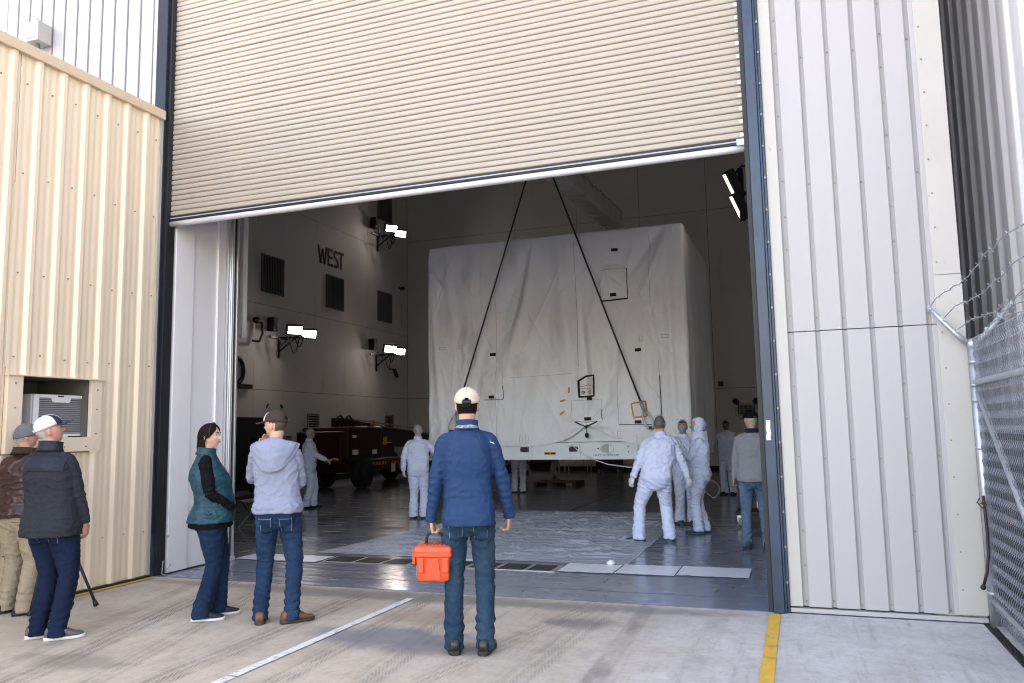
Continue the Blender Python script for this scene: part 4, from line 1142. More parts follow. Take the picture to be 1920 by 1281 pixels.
# air hoses and cords lying about
def cord(name, label, pts, r, m):
    P = []
    pts = [Vector(p) for p in pts]
    for i in range(len(pts)-1):
        p0 = pts[max(0,i-1)]; p1 = pts[i]; p2 = pts[i+1]; p3 = pts[min(len(pts)-1,i+2)]
        for k in range(8):
            t = k/8
            P.append(.5*((2*p1)+(p2-p0)*t+(2*p0-5*p1+4*p2-p3)*t*t+(3*p1-p0-3*p2+p3)*t*t*t))
    P.append(pts[-1])
    return tag(obj(name, MB().tube(P, r, 6), m, smooth=True), label, 'hose')
cord('air_hose', 'thin pale hose looping from the hooded worker down to the floor', [(-1.95,11.6,.72),(-1.85,11.55,.55),(-1.62,11.6,.50),(-1.40,11.75,.62),(-1.25,11.8,.78),(-1.14,11.8,.66),(-1.22,11.75,.54),(-1.36,11.75,.62),(-1.38,11.8,.40),(-1.30,11.8,.25),(-1.12,11.85,.03),(-1.02,12.3,.012),(-.85,13.0,.25)], .0032, M['plasticgrey'])
# camera tripod left behind the two men
tp = thing('tripod', 'black tripod standing between the men and the tan annex wall', 'tripod', (-6.42,5.55,0))
apex = Vector((-.02,-.10,.95))
for foot in ((.20,.20,.012),(-.06,.16,.012),(-.02,-.30,.012)):
    f_ = Vector(foot)
    lg = obj('leg', MB().tube([apex, apex.lerp(f_,.5)], .017, 10), M['black'], tp, smooth=True)
    obj('leg_section', MB().tube([apex.lerp(f_,.48), apex.lerp(f_,.97)], .013, 10), M['black'], lg, smooth=True)
    obj('leg_lock', MB().tube([apex.lerp(f_,.49), apex.lerp(f_,.53)], .022, 10), M['darksteel'], lg)
    obj('rubber_foot', MB().tube([apex.lerp(f_,.95), f_], [.018,.024], 10), M['black'], lg, smooth=True)
obj('centre_column', MB().tube([apex-Vector((0,0,.25)), apex+Vector((0,0,.14))], .014, 10), M['black'], tp, smooth=True)
obj('tripod_head', MB().box(-.06,.02,-.15,-.05,1.09,1.15), M['black'], tp, bevel=.01)
# ================================================================== PEOPLE
SKIN = {}
def skin(name, c):
    if name not in SKIN:
        SKIN[name] = mat('skin_'+name, c, .5, var=.10, vscale=30, bump=.12, bscale=90, bdist=.004, spec=.35)
        b_ = SKIN[name].node_tree.nodes['Principled BSDF']; b_.inputs['Subsurface Weight'].default_value = .08; b_.inputs['Subsurface Radius'].default_value = (.02,.008,.004)
    return SKIN[name]
def cloth(name, c, var=.10, vs=7, rough=.85, bump=.25, bs=260, sheen=.0, spec=.2, stretch=(1,1,1), wr=(5,.35,(1,1,.8))):
    return wrinkle(mat(name, c, rough, var=var, vscale=vs, bump=bump, bscale=bs, bdist=.003, sheen=sheen, spec=spec, stretch=stretch), wr[0], wr[1], .02, wr[2])
def denim(name, c, fade):
    m = cloth(name, c, .16, 10, .85, .35, 380, 0, .15, wr=(6,.5,(.8,.8,1.3)))
    speckle(m, fade, 3.2, .46, .30, (1.4,1.4,.55), .55)
    speckle(m, fade, 160, .56, .12, (1,1,.12), .30)
    return m
def V(*a): return Vector(a)

def ik(a, b, l1, l2, pole):
    d = b-a; L_ = min(d.length, (l1+l2)*.999)
    u = d.normalized()
    b = a+u*L_
    x = (l1*l1-l2*l2+L_*L_)/(2*L_); h = sqrt(max(0, l1*l1-x*x))
    p = pole-u*pole.dot(u)
    p = p.normalized() if p.length > 1e-6 else u.orthogonal().normalized()
    return a+u*x+p*h, b

def limb(mb, path, radii, n=14, flat=1.0, sub=7):
    """smooth tapered tube through the joints"""
    P, R_ = [], []
    pts = [Vector(p) for p in path]
    for i in range(len(pts)-1):
        p0 = pts[max(0,i-1)]; p1 = pts[i]; p2 = pts[i+1]; p3 = pts[min(len(pts)-1,i+2)]
        for k in range(sub):
            t = k/sub
            cr = .5*((2*p1)+(p2-p0)*t+(2*p0-5*p1+4*p2-p3)*t*t+(3*p1-p0-3*p2+p3)*t*t*t)
            li = p1.lerp(p2,t)
            P.append(li.lerp(cr,.55)); R_.append(radii[i]+(radii[i+1]-radii[i])*t)
    P.append(pts[-1]); R_.append(radii[-1])
    mb.tube(P, R_, n)

def head_pt(d, female=False, sc=1.0):
    """surface of a head for a unit direction d (x right, y forward, z up), head centre at origin"""
    x, y, z = d
    rx, ry, rz = .074, .094, .113
    p = V(x*rx, y*ry, z*rz)
    if z < 0:
        t = min(1, -z)
        p.x *= 1-.30*t**1.5
        if y > 0: p.y *= 1-.04*t
        else: p.y *= 1-.35*t; 
    else:
        if y < 0: p.y *= 1.06
    if y > .2:
        p.y -= .006*min(1,(y-.2)*2)*max(0,1-abs(p.z)/.09)
    g = lambda cx,cz,sx,sz: exp(-((p.x-cx)/sx)**2-((p.z-cz)/sz)**2) if y > 0 else 0
    f = 0
    f += .005*g(0,.036,.05,.014)                # brow
    f -= .011*(g(-.031,.012,.016,.013)+g(.031,.012,.016,.013))   # sockets
    f += .0065*(g(-.030,.011,.011,.008)+g(.030,.011,.011,.008))   # lids
    f += .020*g(0,-.020,.0115,.013)+.013*g(0,-.004,.008,.020)+.006*(g(-.012,-.024,.007,.007)+g(.012,-.024,.007,.007))   # nose
    f += .0055*g(0,-.050,.020,.006)+.0060*g(0,-.0605,.018,.006)-.004*g(0,-.055,.022,.0025)-.0035*g(0,-.070,.02,.006)   # lips
    f += .009*g(0,-.090,.020,.014)              # chin
    f += .004*(g(-.045,-.018,.018,.02)+g(.045,-.018,.018,.02))
    p.y += f
    return p*sc
def head_mesh(mb, c, m3, female=False, grow=0.0, keep=None, nu=56, nv=44, ears=True):
    vs = []; ok = []
    for j in range(nv+1):
        th = pi*j/nv
        for i in range(nu):
            ph_ = 2*pi*i/nu
            d = V(sin(th)*cos(ph_), sin(th)*sin(ph_), cos(th))
            p = head_pt(d, female)
            if grow: p = p+d*grow
            ok.append(keep(d,p) if keep else True)
            vs.append(c+m3 @ p)
    fs = []
    for j in range(nv):
        for i in range(nu):
            q = (j*nu+i, j*nu+(i+1)%nu, (j+1)*nu+(i+1)%nu, (j+1)*nu+i)
            if all(ok[k] for k in q): fs.append(q[::-1])
    mb.add(vs, fs)
    if ears and not keep:
        for s_ in (-1,1):
            e = MB()
            mm = m3 @ Matrix.Rotation(s_*.35,3,'Z') @ Matrix.Rotation(-.15,3,'X')
            mb.ell(c+m3 @ V(s_*.075,-.008,-.004), (.011,.018,.031), 12, 8, mm)
            mb.ell(c+m3 @ V(s_*.073,-.004,-.026), (.009,.011,.012), 8, 6, mm)

def hand_mesh(mb, w, fdir, pdir, side, curl=.5, grow=0, spread=.1, fist=False, thumb_in=False):
    """w wrist, fdir along the fingers, pdir out of the palm, side=+1 thumb on +cross"""
    f_ = fdir.normalized(); p_ = (pdir-f_*pdir.dot(f_)).normalized(); s_ = f_.cross(p_)*side   # s_ points to the thumb side
    def T(a, b, c): return w+f_*a+s_*b+p_*c
    rings = []
    for (a,wd,th,cz) in ((-.015,.024,.019,0),(.01,.027,.017,0),(.04,.038,.016,.001),(.07,.042,.014,.002),(.092,.040,.011,.003)):
        R_ = []
        for k in range(12):
            an = 2*pi*k/12
            R_.append(T(a, (wd+grow)*cos(an), cz+(th+grow)*sin(an)))
        rings.append(R_)
    mb.loft(rings)
    for i,(b0,L_,r) in enumerate(((.029,.074,.0092),(.010,.082,.0095),(-.009,.076,.0090),(-.027,.060,.0082))):
        base = T(.078, b0, .003); a = 0; pts = [base]; cur = base
        cu = curl*(1+.10*i)
        for seg,(fr,k) in enumerate(((.46,.9),(.30,1.2),(.24,.8))):
            a += cu*k
            d = (f_*cos(a)+p_*sin(a)+s_*(spread*(1.5-i)*.35)*(1 if seg == 0 else .5)).normalized()
            cur = cur+d*L_*fr; pts.append(cur)
        mb.tube([base-f_*.02]+pts, [r+grow,r*1.05+grow,r+grow,r*.92+grow,r*.72+grow], 8)
    tb = T(.018,.024,.004)
    if thumb_in: tp = [tb, T(.045,.046,.014), T(.072,.040,.034), T(.092,.022,.042)]
    else: tp = [tb, T(.045,.050,.012), T(.072,.060,.020), T(.096,.060,.028)]
    mb.tube(tp, [.014+grow,.0125+grow,.0105+grow,.008+grow], 8)

def remesh(mb, voxel, fold=None, smooth=6, name='m', sfac=.5):
    me = bpy.data.meshes.new(name); me.from_pydata(mb.v, [], mb.f)
    bm = bmesh.new(); bm.from_mesh(me); bmesh.ops.recalc_face_normals(bm, faces=bm.faces); bm.to_mesh(me); bm.free()
    o = bpy.data.objects.new(name, me); COL.objects.link(o)
    r = o.modifiers.new('r','REMESH'); r.mode = 'VOXEL'; r.voxel_size = voxel; r.adaptivity = 0
    if smooth:
        s_ = o.modifiers.new('s','SMOOTH'); s_.iterations = smooth; s_.factor = sfac
    dg = bpy.context.evaluated_depsgraph_get()
    out = bpy.data.meshes.new_from_object(o.evaluated_get(dg))
    bpy.data.objects.remove(o); bpy.data.meshes.remove(me)
    if fold:
        nrm = [v.normal.copy() for v in out.vertices]
        for v,nn in zip(out.vertices,nrm):
            v.co += nn*fold(v.co, nn)
    out.polygons.foreach_set('use_smooth', [True]*len(out.polygons))
    out.update()
    return out
def mobj(name, me, m, parent, label=None):
    me.name = name; me.materials.clear(); me.materials.append(m)
    o = bpy.data.objects.new(name, me); COL.objects.link(o); o.parent = parent
    if label: o['label'] = label
    return o
def bvh_of(me): return BVHTree.FromPolygons([v.co.copy() for v in me.vertices], [tuple(p.vertices) for p in me.polygons])
def patch(name, bvh, fn, nu, nv, d, m, parent, off=.004, thick=0, label=None):
    """a thin cloth piece laid on a garment: fn(u,v) gives a start point, shot along d onto the surface"""
    mb = MB(); d = Vector(d)
    miss = [0]
    def g_(u, v):
        p = Vector(fn(u,v)); h = bvh.ray_cast(p, d)
        if h[0] is None:
            h2 = bvh.find_nearest(p+d*.3); miss[0] += 1
            return h2[0]-d*off
        return h[0]-d*off
    mb.grid(g_, nu, nv)
    o = obj(name, mb, m, parent, smooth=True, label=label)
    if thick:
        s_ = o.modifiers.new('t','SOLIDIFY'); s_.thickness = thick; s_.offset = 1
    return o

def person(label, loc, face, H, p, o, skin_m, vox=.0065, group=None):
    """p: pose in metres for a 1.75 m figure, local frame facing +Y, +X to the figure's right; o: outfit"""
    rz = atan2(-face[0], face[1])
    t = thing('person', label, 'person', (loc[0],loc[1],0), rz, group, H/1.75)
    fat = p.get('fat', 1.0); belly = p.get('belly', 0.0)
    lean = V(*p.get('lean',(0,0,0))); pel = V(*p.get('pelvis',(0,0,0)))
    tw = p.get('twist', 0)
    def off(z):
        k = max(0, min(1, (z-.92)/.52)); return pel+lean*k
    R = {}
    hipz = .91+pel.z
    for s_,nm in ((-1,'l'),(1,'r')):
        fx, fy, yaw = p[nm+'f']
        R[nm+'hip'] = V(s_*.088+pel.x, pel.y, hipz)
        ank = V(fx, fy, .085+p.get(nm+'fz',0))
        pole = V(sin(yaw)*.6, 1, 0) if nm+'kp' not in p else V(*p[nm+'kp'])
        R[nm+'kn'], R[nm+'an'] = ik(R[nm+'hip'], ank, .425, .412, pole)
        sh = V(s_*.160*cos(tw), -.012+s_*.160*sin(tw), 1.410)+off(1.42); sh.z += p.get(nm+'shz',0)
        R[nm+'sh'] = sh
        R[nm+'el'], R[nm+'wr'] = ik(sh, V(*p[nm+'w']), .288, .255, V(*p.get(nm+'ep',(s_*.5,-1,-.2))))
    nb = V(0,-.018,1.475)+off(1.47)
    hy, hp_, hr = p.get('head',(0,0,0))
    hm = Matrix.Rotation(-hy,3,'Z') @ Matrix.Rotation(hp_,3,'X') @ Matrix.Rotation(hr,3,'Y')
    hc = nb+V(0,.028,.052)+hm @ V(0,.010,.107)
    fem = p.get('female', False)
    # ---------------- body: one continuous surface
    b = MB()
    head_mesh(b, hc, hm, fem)
    b.tube([nb+V(0,0,-.06), nb+V(0,.008,.02), hc+hm @ V(0,-.022,-.045)], [.064*fat**.5,.056,.058], 16)
    rings = []
    for z,rx,ry in ((.86,.12,.085),(.98,.125,.085),(1.12,.12,.08),(1.28,.135,.085),(1.38,.13,.075),(1.45,.07,.055)):
        c = off(z); rings.append([c+V(rx*cos(2*pi*k/18), ry*sin(2*pi*k/18), z) for k in range(18)])
    b.loft(rings)
    for nm in ('l','r'):
        limb(b, [R[nm+'sh']+V(0,0,-.02), R[nm+'el'], R[nm+'wr']], [.045,.036,.025], 10)
        limb(b, [R[nm+'hip'], R[nm+'kn'], R[nm+'an']], [.062,.045,.032], 10)
        limb(b, [off(1.40)+V(0,0,1.40), R[nm+'sh']+V(0,0,-.01)], [.05,.045], 10)
        hd = p.get(nm+'hand')
        fd = (R[nm+'wr']-R[nm+'el']).normalized()
        s_ = -1 if nm == 'l' else 1
        if hd is None: hd = {}
        fdv = V(*hd['f']) if 'f' in hd else fd
        pdv = V(*hd['p']) if 'p' in hd else V(-s_,.15,0)
        sd_ = hd.get('side', s_)
        R[nm+'hd'] = (fdv, pdv, sd_, hd)
        if not o.get('gloves') and not hd.get('hidden'):
            hand_mesh(b, R[nm+'wr']+fdv.normalized()*.012, fdv, pdv, sd_, hd.get('curl',.42), thumb_in=hd.get('thumb_in',False))
    mobj('body', remesh(b, max(.0048, vox*.75), None, 2, 'body', .35), skin_m, t)
    # eyes
    if p.get('eyes', True):
        for s_ in (-1,1):
            e = obj('eye', MB().ell(hc+hm @ V(s_*.031,.0725,.012), (.0105,.0105,.0105), 12, 8), mat('eye_white', (.34,.31,.29), .35) if 'eye_white' not in bpy.data.materials else bpy.data.materials['eye_white'], t, smooth=True)
            obj('iris', MB().ell(hc+hm @ V(s_*.031,.0797,.012), (.0055,.0045,.0055), 10, 6), M['black'], e, smooth=True)
            obj('eyebrow', MB().tube([hc+hm @ V(s_*.014,.0885,.031), hc+hm @ V(s_*.030,.0870,.036), hc+hm @ V(s_*.047,.0755,.031)], [.003,.0045,.002], 6), o.get('brow', M['black']), t, smooth=True)
        if fem or p.get('lips'):
            obj('lips', MB().tube([hc+hm @ V(-.021,.082,-.054), hc+hm @ V(-.008,.0915,-.0525), hc+hm @ V(0,.092,-.0545), hc+hm @ V(.008,.0915,-.0525), hc+hm @ V(.021,.082,-.054)], [.002,.0055,.006,.0055,.002], 8), mat('lip_skin', (.40,.16,.135), .7) if 'lip_skin' not in bpy.data.materials else bpy.data.materials['lip_skin'], t, smooth=True)
    # ---------------- clothes
    seed = p.get('seed', 1)
    def folds(c, n):
        z = c.z
        q = c*1.0+V(seed*3.1,0,0)
        d = .0042*noise.noise(V(q.x*6,q.y*6,q.z*4)) 
        r = 1-abs(noise.noise(V(q.x*9+q.z*4,q.y*9,q.z*13-q.x*5)))*2
        d += o.get('fold',.006)*max(0,r-.45)*1.5 - .001
        r2 = 1-abs(noise.noise(V(q.x*20-q.z*9,q.y*20,q.z*26+q.x*11)))*2
        d += o.get('fold',.006)*.45*max(0,r2-.5)
        # gathers at the waist, elbows
        d += .0028*exp(-((z-o.get('gather',1.0))/.07)**2)*sin(z*130+9*noise.noise(V(q.x*7,q.y*7,1)))
        for nm in ('l','r'):
            de = (c-R[nm+'el']).length
            if de < .16: d += .0035*exp(-(de/.09)**2)*sin((c-R[nm+'el']).dot((R[nm+'wr']-R[nm+'sh']).normalized())*120+4*noise.noise(q*12))
            dw = (c-R[nm+'wr']).length
            if dw < .12 and z < 1.5: d += .0035*exp(-(dw/.06)**2)*sin((c-R[nm+'wr']).dot((R[nm+'wr']-R[nm+'el']).normalized())*150+3*noise.noise(q*14))
        return d
    def lfolds(c, n):
        z = c.z
        q = c+V(seed*2.3,0,0)
        d = .004*noise.noise(V(q.x*7,q.y*7,q.z*4))
        r = 1-abs(noise.noise(V(q.x*10+q.z*3,q.y*10,q.z*15+q.x*6)))*2
        d += o.get('lfold',.006)*max(0,r-.5)*1.6
        r2 = 1-abs(noise.noise(V(q.x*22-q.z*6,q.y*22,q.z*30-q.x*9)))*2
        d += o.get('lfold',.006)*.4*max(0,r2-.5)
        d += .0055*exp(-((z-.17)/.085)**2)*sin(z*95+8*noise.noise(V(q.x*8,q.y*8,2)))
        for nm in ('l','r'):
            dk = (c-R[nm+'kn']).length
            if dk < .2: d += .0042*exp(-(dk/.10)**2)*sin(z*75+q.x*40+7*noise.noise(q*9))
        d += .005*exp(-((z-.80)/.06)**2)*sin(z*95+abs(q.x)*60+3*noise.noise(q*8))
        return d
    hem = o.get('hem', .86)
    lw = o.get('legw', 1.0)
    jf = fat*o.get('loose', 1.0); hk_ = 1.07 if o['kind'] == 'coverall' else 1.0
    def torso_rings(mb, top=1.49, n=26):
        prof_ = [(hem,.188,.150),(hem+.05,.192,.152),(1.02,.176,.128),(1.14,.172,.120),(1.26,.178,.124),(1.35,.176,.121),(1.41,.154,.106),(1.450,.112,.083),(top,.070,.066)]
        if fem: prof_ = [(hem,.194,.154),(hem+.05,.184,.148),(1.02,.152,.112),(1.12,.152,.112),(1.25,.165,.132),(1.33,.166,.122),(1.40,.152,.103),(1.45,.108,.083),(top,.066,.063)]
        if o['kind'] == 'coverall': prof_[0] = (.80,.140,.105); prof_[1] = (.90,.176,.134); prof_[2] = (1.01,.166,.122); prof_[3] = (1.10,.180,.130)
        rings = []
        for z,rx,ry in prof_:
            c = off(z); kf = fat if z < 1.38 else 1+(fat-1)*.4
            kf *= o.get('loose',1.0) if z < 1.44 else 1
            by = belly*exp(-((z-1.03)/.16)**2)
            R_ = []
            for k in range(n):
                a = 2*pi*k/n
                ca, sa = cos(a), sin(a)
                ex = .80
                xx = (abs(ca)**ex)*(1 if ca>0 else -1); yy = (abs(sa)**ex)*(1 if sa>0 else -1)
                w_ = V(rx*kf*xx, ry*kf*yy*(1.0 if sa<0 else 1.0)+(by if sa>0 else 0)*max(0,sa), 0)
                if fem and sa>0: w_.y += .030*exp(-((z-1.25)/.07)**2)*max(0,sa)
                kt = max(0,min(1,(z-1.0)/.4))*tw
                w_ = V(w_.x*cos(kt)-w_.y*sin(kt), w_.x*sin(kt)+w_.y*cos(kt), 0)
                R_.append(c+w_+V(0,-.012 if z > 1.2 else (-.016 if z < .97 else 0),z))
            rings.append(R_)
        mb.loft(rings)
    def sleeves(mb, k=1.0, upto=1.0):
        for nm in ('l','r'):
            s_ = -1 if nm=='l' else 1
            shp = R[nm+'sh']
            inn = shp+V(-s_*.075,0,.012)
            wr = R[nm+'wr']; el = R[nm+'el']
            cuff = el.lerp(wr, 1.0+o.get('cuff',.03))
            limb(mb, [inn, shp+V(-s_*.004,0,-.024), shp.lerp(el,.5), el, el.lerp(wr,.5), cuff], [.050*k*fat**.5,.060*k*fat**.5,.057*k*fat**.5,.051*k,.045*k,.038*k*o.get('cuffw',1)], 16, sub=5)
    def legs(mb, k=1.0, flare=1.0, bottom=.03):
        for nm in ('l','r'):
            hp, kn, an = R[nm+'hip'], R[nm+'kn'], R[nm+'an']
            lo = V(an.x, an.y-.005, bottom)
            limb(mb, [hp+V(0,-.004,.03), hp.lerp(kn,.30), kn, kn.lerp(an,.5), lo+V(0,0,.06), lo], [.098*k*fat,.094*k*fat**.8,.068*k,.062*k*(.5+.5*flare),.061*k*flare,.064*k*flare], 18, sub=6)
    def hips(mb, top=1.0):
        rings = []
        for z,rx,ry,cy in ((.76,.05,.07,0),(.80,.135,.105,-.006),(.86,.172,.128,-.012),(.93,.170,.126,-.012),(1.0,.158,.112,-.003),(top,.155,.108,0)):
            c = off(z)
            by = belly*.35*exp(-((z-1.03)/.16)**2)
            rings.append([c+V(rx*hk_*fat*cos(2*pi*k/24), cy+ry*hk_*fat*sin(2*pi*k/24)+(by*max(0,sin(2*pi*k/24))), z+pel.z) for k in range(24)])
        mb.loft(rings)
        for nm,s_ in (('l',-1),('r',1)):   # seat
            mb.ell(R[nm+'hip']+V(-s_*.008,-.055*fat,-.02), (.085*fat,.085*fat,.10), 14, 10)
    res = {}
    if o['kind'] == 'coverall':
        mb = MB(); torso_rings(mb); sleeves(mb, 1.10); hips(mb); legs(mb, 1.13, o.get('flare',1.18), .045)
        o['hem'] = hem
        me = remesh(mb, vox, lambda c,n: folds(c,n) if c.z > .95 else lfolds(c,n), 5, 'coverall')
        res['top'] = res['legs'] = mobj('coverall', me, o['top'], t)
    else:
        mb = MB(); hips(mb); legs(mb, lw, o.get('flare',1.0), .028)
        me = remesh(mb, vox, lfolds, 5, 'trousers'); res['legs'] = mobj(o.get('legname','jeans'), me, o['legm'], t)
        mb = MB(); torso_rings(mb)
        if not o.get('vest'): sleeves(mb)
        me = remesh(mb, vox, folds, 5, 'top'); res['top'] = mobj(o['topname'], me, o['top'], t)
        if o.get('vest'):
            mb = MB(); sleeves(mb, .92)
            rings = []
            for z,rx,ry in ((hem-.045,.168,.124),(hem+.0,.168,.124),(hem+.03,.165,.122)):
                c = off(z); rings.append([c+V(rx*1.08*fat*cos(2*pi*k/24), -.014+ry*1.17*fat*sin(2*pi*k/24)+belly*.35*max(0,sin(2*pi*k/24)), z) for k in range(24)])
            mb.loft(rings)
            me = remesh(mb, vox, folds, 4, 'shirt'); mobj('black_shirt', me, o['vest'], t)
    res['bt'] = bvh_of(res['top'].data); res['bl'] = bvh_of(res['legs'].data)
    # ---------------- shoes
    for nm in ('l','r'):
        fx, fy, yaw = p[nm+'f']
        rm = Matrix.Rotation(-yaw,3,'Z')
        base = V(R[nm+'an'].x, R[nm+'an'].y, p.get(nm+'fz',0))
        kx = o.get('shoew',1.0)
        def sec(y, w, z0, z1, ex=.7, n=16):
            R_ = []
            for k in range(n):
                a = 2*pi*k/n; ca, sa = cos(a), sin(a)
                R_.append(base+rm @ V((abs(ca)**ex)*(1 if ca>0 else -1)*w*kx, y, (z0+z1)/2+(abs(sa)**ex)*(1 if sa>0 else -1)*(z1-z0)/2))
            return R_
        up = MB().loft([sec(y,w,.02,z1) for y,w,z1 in ((-.088,.020,.070),(-.078,.033,.095),(-.045,.040,.108),(.0,.041,.110),(.045,.042,.092),(.09,.047,.070),(.13,.047,.056),(.165,.038,.048),(.187,.018,.040))])
        sh_ = obj('shoe', up, o['shoe'], t, smooth=True)
        so = MB().loft([sec(y,w,-.001,z1,.5) for y,w,z1 in ((-.094,.022,.030),(-.080,.038,.032),(-.04,.044,.030),(.03,.045,.026),(.09,.051,.025),(.14,.049,.027),(.175,.038,.030),(.196,.016,.032))])
        obj('sole', so, o.get('sole', M['black']), sh_, smooth=radians(50))
        if o.get('laces'):
            for k in range(4):
                y = .035+.02*k; zt = .104-.011*k
                obj('lace', MB().tube([base+rm @ V(-.024,y,zt-.006), base+rm @ V(0,y+.004,zt+.004), base+rm @ V(.024,y,zt-.006)], .004, 5), o['laces'], sh_, smooth=True)
    # ---------------- gloves
    if o.get('gloves'):
        for nm in ('l','r'):
            fdv, pdv, sd_, hd = R[nm+'hd']
            mb = MB(); hand_mesh(mb, R[nm+'wr']+fdv.normalized()*.012, fdv, pdv, sd_, hd.get('curl',.42), grow=.0022, thumb_in=hd.get('thumb_in',False))
            limb(mb, [R[nm+'wr'].lerp(R[nm+'el'],.06), R[nm+'wr']+fdv.normalized()*.02], [.036,.029], 12)
            mobj('glove', remesh(mb, max(.0045,vox*.7), None, 2, 'glove', .3), o['gloves'], t)
    # ---------------- headgear and hair
    def hw(x, y, z): return hc+hm @ V(x,y,z)
    if o.get('hair'):
        sty = o.get('hairstyle','short')
        if sty == 'short':
            kp = lambda d,pp: (d.z > .42 and True) or (d.y < .12 and pp.z > (-.060 if d.y > -.3 else -.078) and not (abs(d.x) > .80 and pp.z < .012 and d.y > -.35))
            mb = MB(); head_mesh(mb, hc, hm, grow=.005, keep=kp)
            ho = obj('hair', mb, o['hair'], t, smooth=True); s_ = ho.modifiers.new('s','SOLIDIFY'); s_.thickness=.004
        else:
            mb = MB()
            NU, NVv = 72, 30
            def hf(u, v):
                op = 94 if v > .5 else 26+68*max(0,(v-.22)/.28)**1.3; a = radians(90+op)+radians(360-2*op)*u       # from the left of the face round the back to the right
                k = 0 if v < .45 else (v-.45)/.55
                if v < .45:
                    th = v/.45*radians(92)
                    tilt = V(sin(th)*cos(a), sin(th)*sin(a), cos(th))
                    # pull the parting back from the forehead
                    q = head_pt(tilt)+tilt*.015
                    if tilt.y > 0.25 and q.z < .06: q.y -= .004
                else:
                    tilt = V(cos(a), sin(a), 0); q0 = head_pt(tilt)+tilt*.012
                    wv = 1+.10*sin(k*pi*.8)-.10*k
                    q = V(q0.x*wv, (q0.y-.006*k)*wv, -.004-k*.135+.010*sin(u*7))
                    if q.y > .02: q.y -= .03*k
                q += V(q.x,q.y,0).normalized()*(.0035*sin(u*150+3*sin(v*5))+.004*noise.noise(V(u*22,v*1.5,3)))
                return hc+hm @ q
            mb.grid(hf, NU, NVv)
            ho = obj('hair', mb, o['hair'], t, smooth=True); s_ = ho.modifiers.new('s','SOLIDIFY'); s_.thickness=.014; s_.offset=-1
    if o.get('cap'):
        c = o['cap']
        cm = Matrix.Rotation(c.get('tilt',.10),3,'X')
        def cp(th, ph_):   # crown surface
            x, y, z = sin(th)*cos(ph_), sin(th)*sin(ph_), cos(th)
            return hc+hm @ (V(0,.0,.030)+cm @ V(x*.089, y*.108-.004, max(0,z)**.85*.100+ (0.0)))
        def crown(name, a0, a1, m_, cut=None):
            mb = MB()
            mb.grid(lambda u,v: cp(pi/2*v**.9 if v>0 else 0, a0+(a1-a0)*u), 26, 12)
            if cut:
                # opening above the strap at the back
                keep=[]
                for f_ in mb.f:
                    cc = sum((Vector(mb.v[i]) for i in f_), Vector())/4; l_ = hm.inverted() @ (cc-hc)
                    if l_.y < -.05 and abs(l_.x) < .034 and l_.z < .062-(l_.x/.034)**2*.03 : continue
                    keep.append(f_)
                mb.f = keep
            k_ = obj(name, mb, m_, t, smooth=True); s_ = k_.modifiers.new('s','SOLIDIFY'); s_.thickness=.003
            return k_
        crown('cap_front', radians(35), radians(145), c['front'])
        crown('cap_back', radians(145), radians(395), c['back'], True)
        mb = MB()
        def bf(u, v):
            a = radians(38+104*u); r = 1+.0*v
            x = .090*cos(a)*(1+.10*v); y = .104*sin(a)+.082*v*sin(a)**.7
            z = -.012*v-.30*x*x*14*v*.35-.006
            return hc+hm @ (V(0,0,.030)+cm @ V(x,y-.004,z+.004))
        mb.grid(bf, 20, 8)
        br = obj('cap_brim', mb, c['brim'], t, smooth=True); s_ = br.modifiers.new('s','SOLIDIFY'); s_.thickness=.004
        mb = MB(); mb.grid(lambda u,v: hc+hm @ (V(0,0,.030)+cm @ V(.0895*cos(radians(250+40*u)), .1095*sin(radians(250+40*u))-.004, .002+.02*v)), 10, 2)
        k_ = obj('cap_strap', mb, c.get('strap', M['black']), t, smooth=True); s_ = k_.modifiers.new('s','SOLIDIFY'); s_.thickness=.003
        obj('cap_button', MB().ell(hc+hm @ (V(0,0,.030)+cm @ V(0,-.004,.101)), (.009,.009,.005), 8, 6), c['back'], t, smooth=True)
        for a in (35,90,145,205,270,335):
            obj('cap_seam', MB().tube([cp(pi/2*q/10, radians(a))+hm @ V(0,0,.001) for q in range(0 if a != 270 else 0, 11 if a != 270 else 6)], .0016, 4), c.get('seam', c['back']), t, smooth=True)
    if o.get('beanie'):
        kp = lambda d,pp: pp.z > .012-.02*d.y
        mb = MB(); head_mesh(mb, hc, hm, grow=.010, keep=lambda d,pp: pp.z > .020+.012*d.y)
        k_ = obj('beanie', mb, o['beanie'], t, smooth=True); s_ = k_.modifiers.new('s','SOLIDIFY'); s_.thickness=.006; s_.offset=1
        mb = MB(); mb.grid(lambda u,v: hc+hm @ (V(.091*cos(2*pi*u), .112*sin(2*pi*u)-.002, -.002+.055*v+.012*sin(2*pi*u))), 40, 3, True)
        k_ = obj('beanie_cuff', mb, o['beanie'], t, smooth=True); s_ = k_.modifiers.new('s','SOLIDIFY'); s_.thickness=.007
    if o.get('hairnet'):
        mb = MB(); vs0 = len(mb.v)
        head_mesh(mb, hc+hm @ V(0,-.012,.012), hm, grow=.018, keep=lambda d,pp: (pp.z > -.060 and d.y < .35) or pp.z > .050)
        mb.v = [tuple(Vector(q)+hm @ V(.006*noise.noise(Vector(q)*30),.006*noise.noise(Vector(q)*30+V(5,0,0)),.008*noise.noise(Vector(q)*25+V(9,0,0)))) for q in mb.v]
        obj('hairnet', mb, o['hairnet'], t, smooth=True)
        if not o.get('hair'):
            mb = MB(); head_mesh(mb, hc, hm, grow=.005, keep=lambda d,pp: d.z > .42 or (d.y < .12 and pp.z > -.06))
            obj('hair', mb, o.get('nethair', M['black']), t, smooth=True)
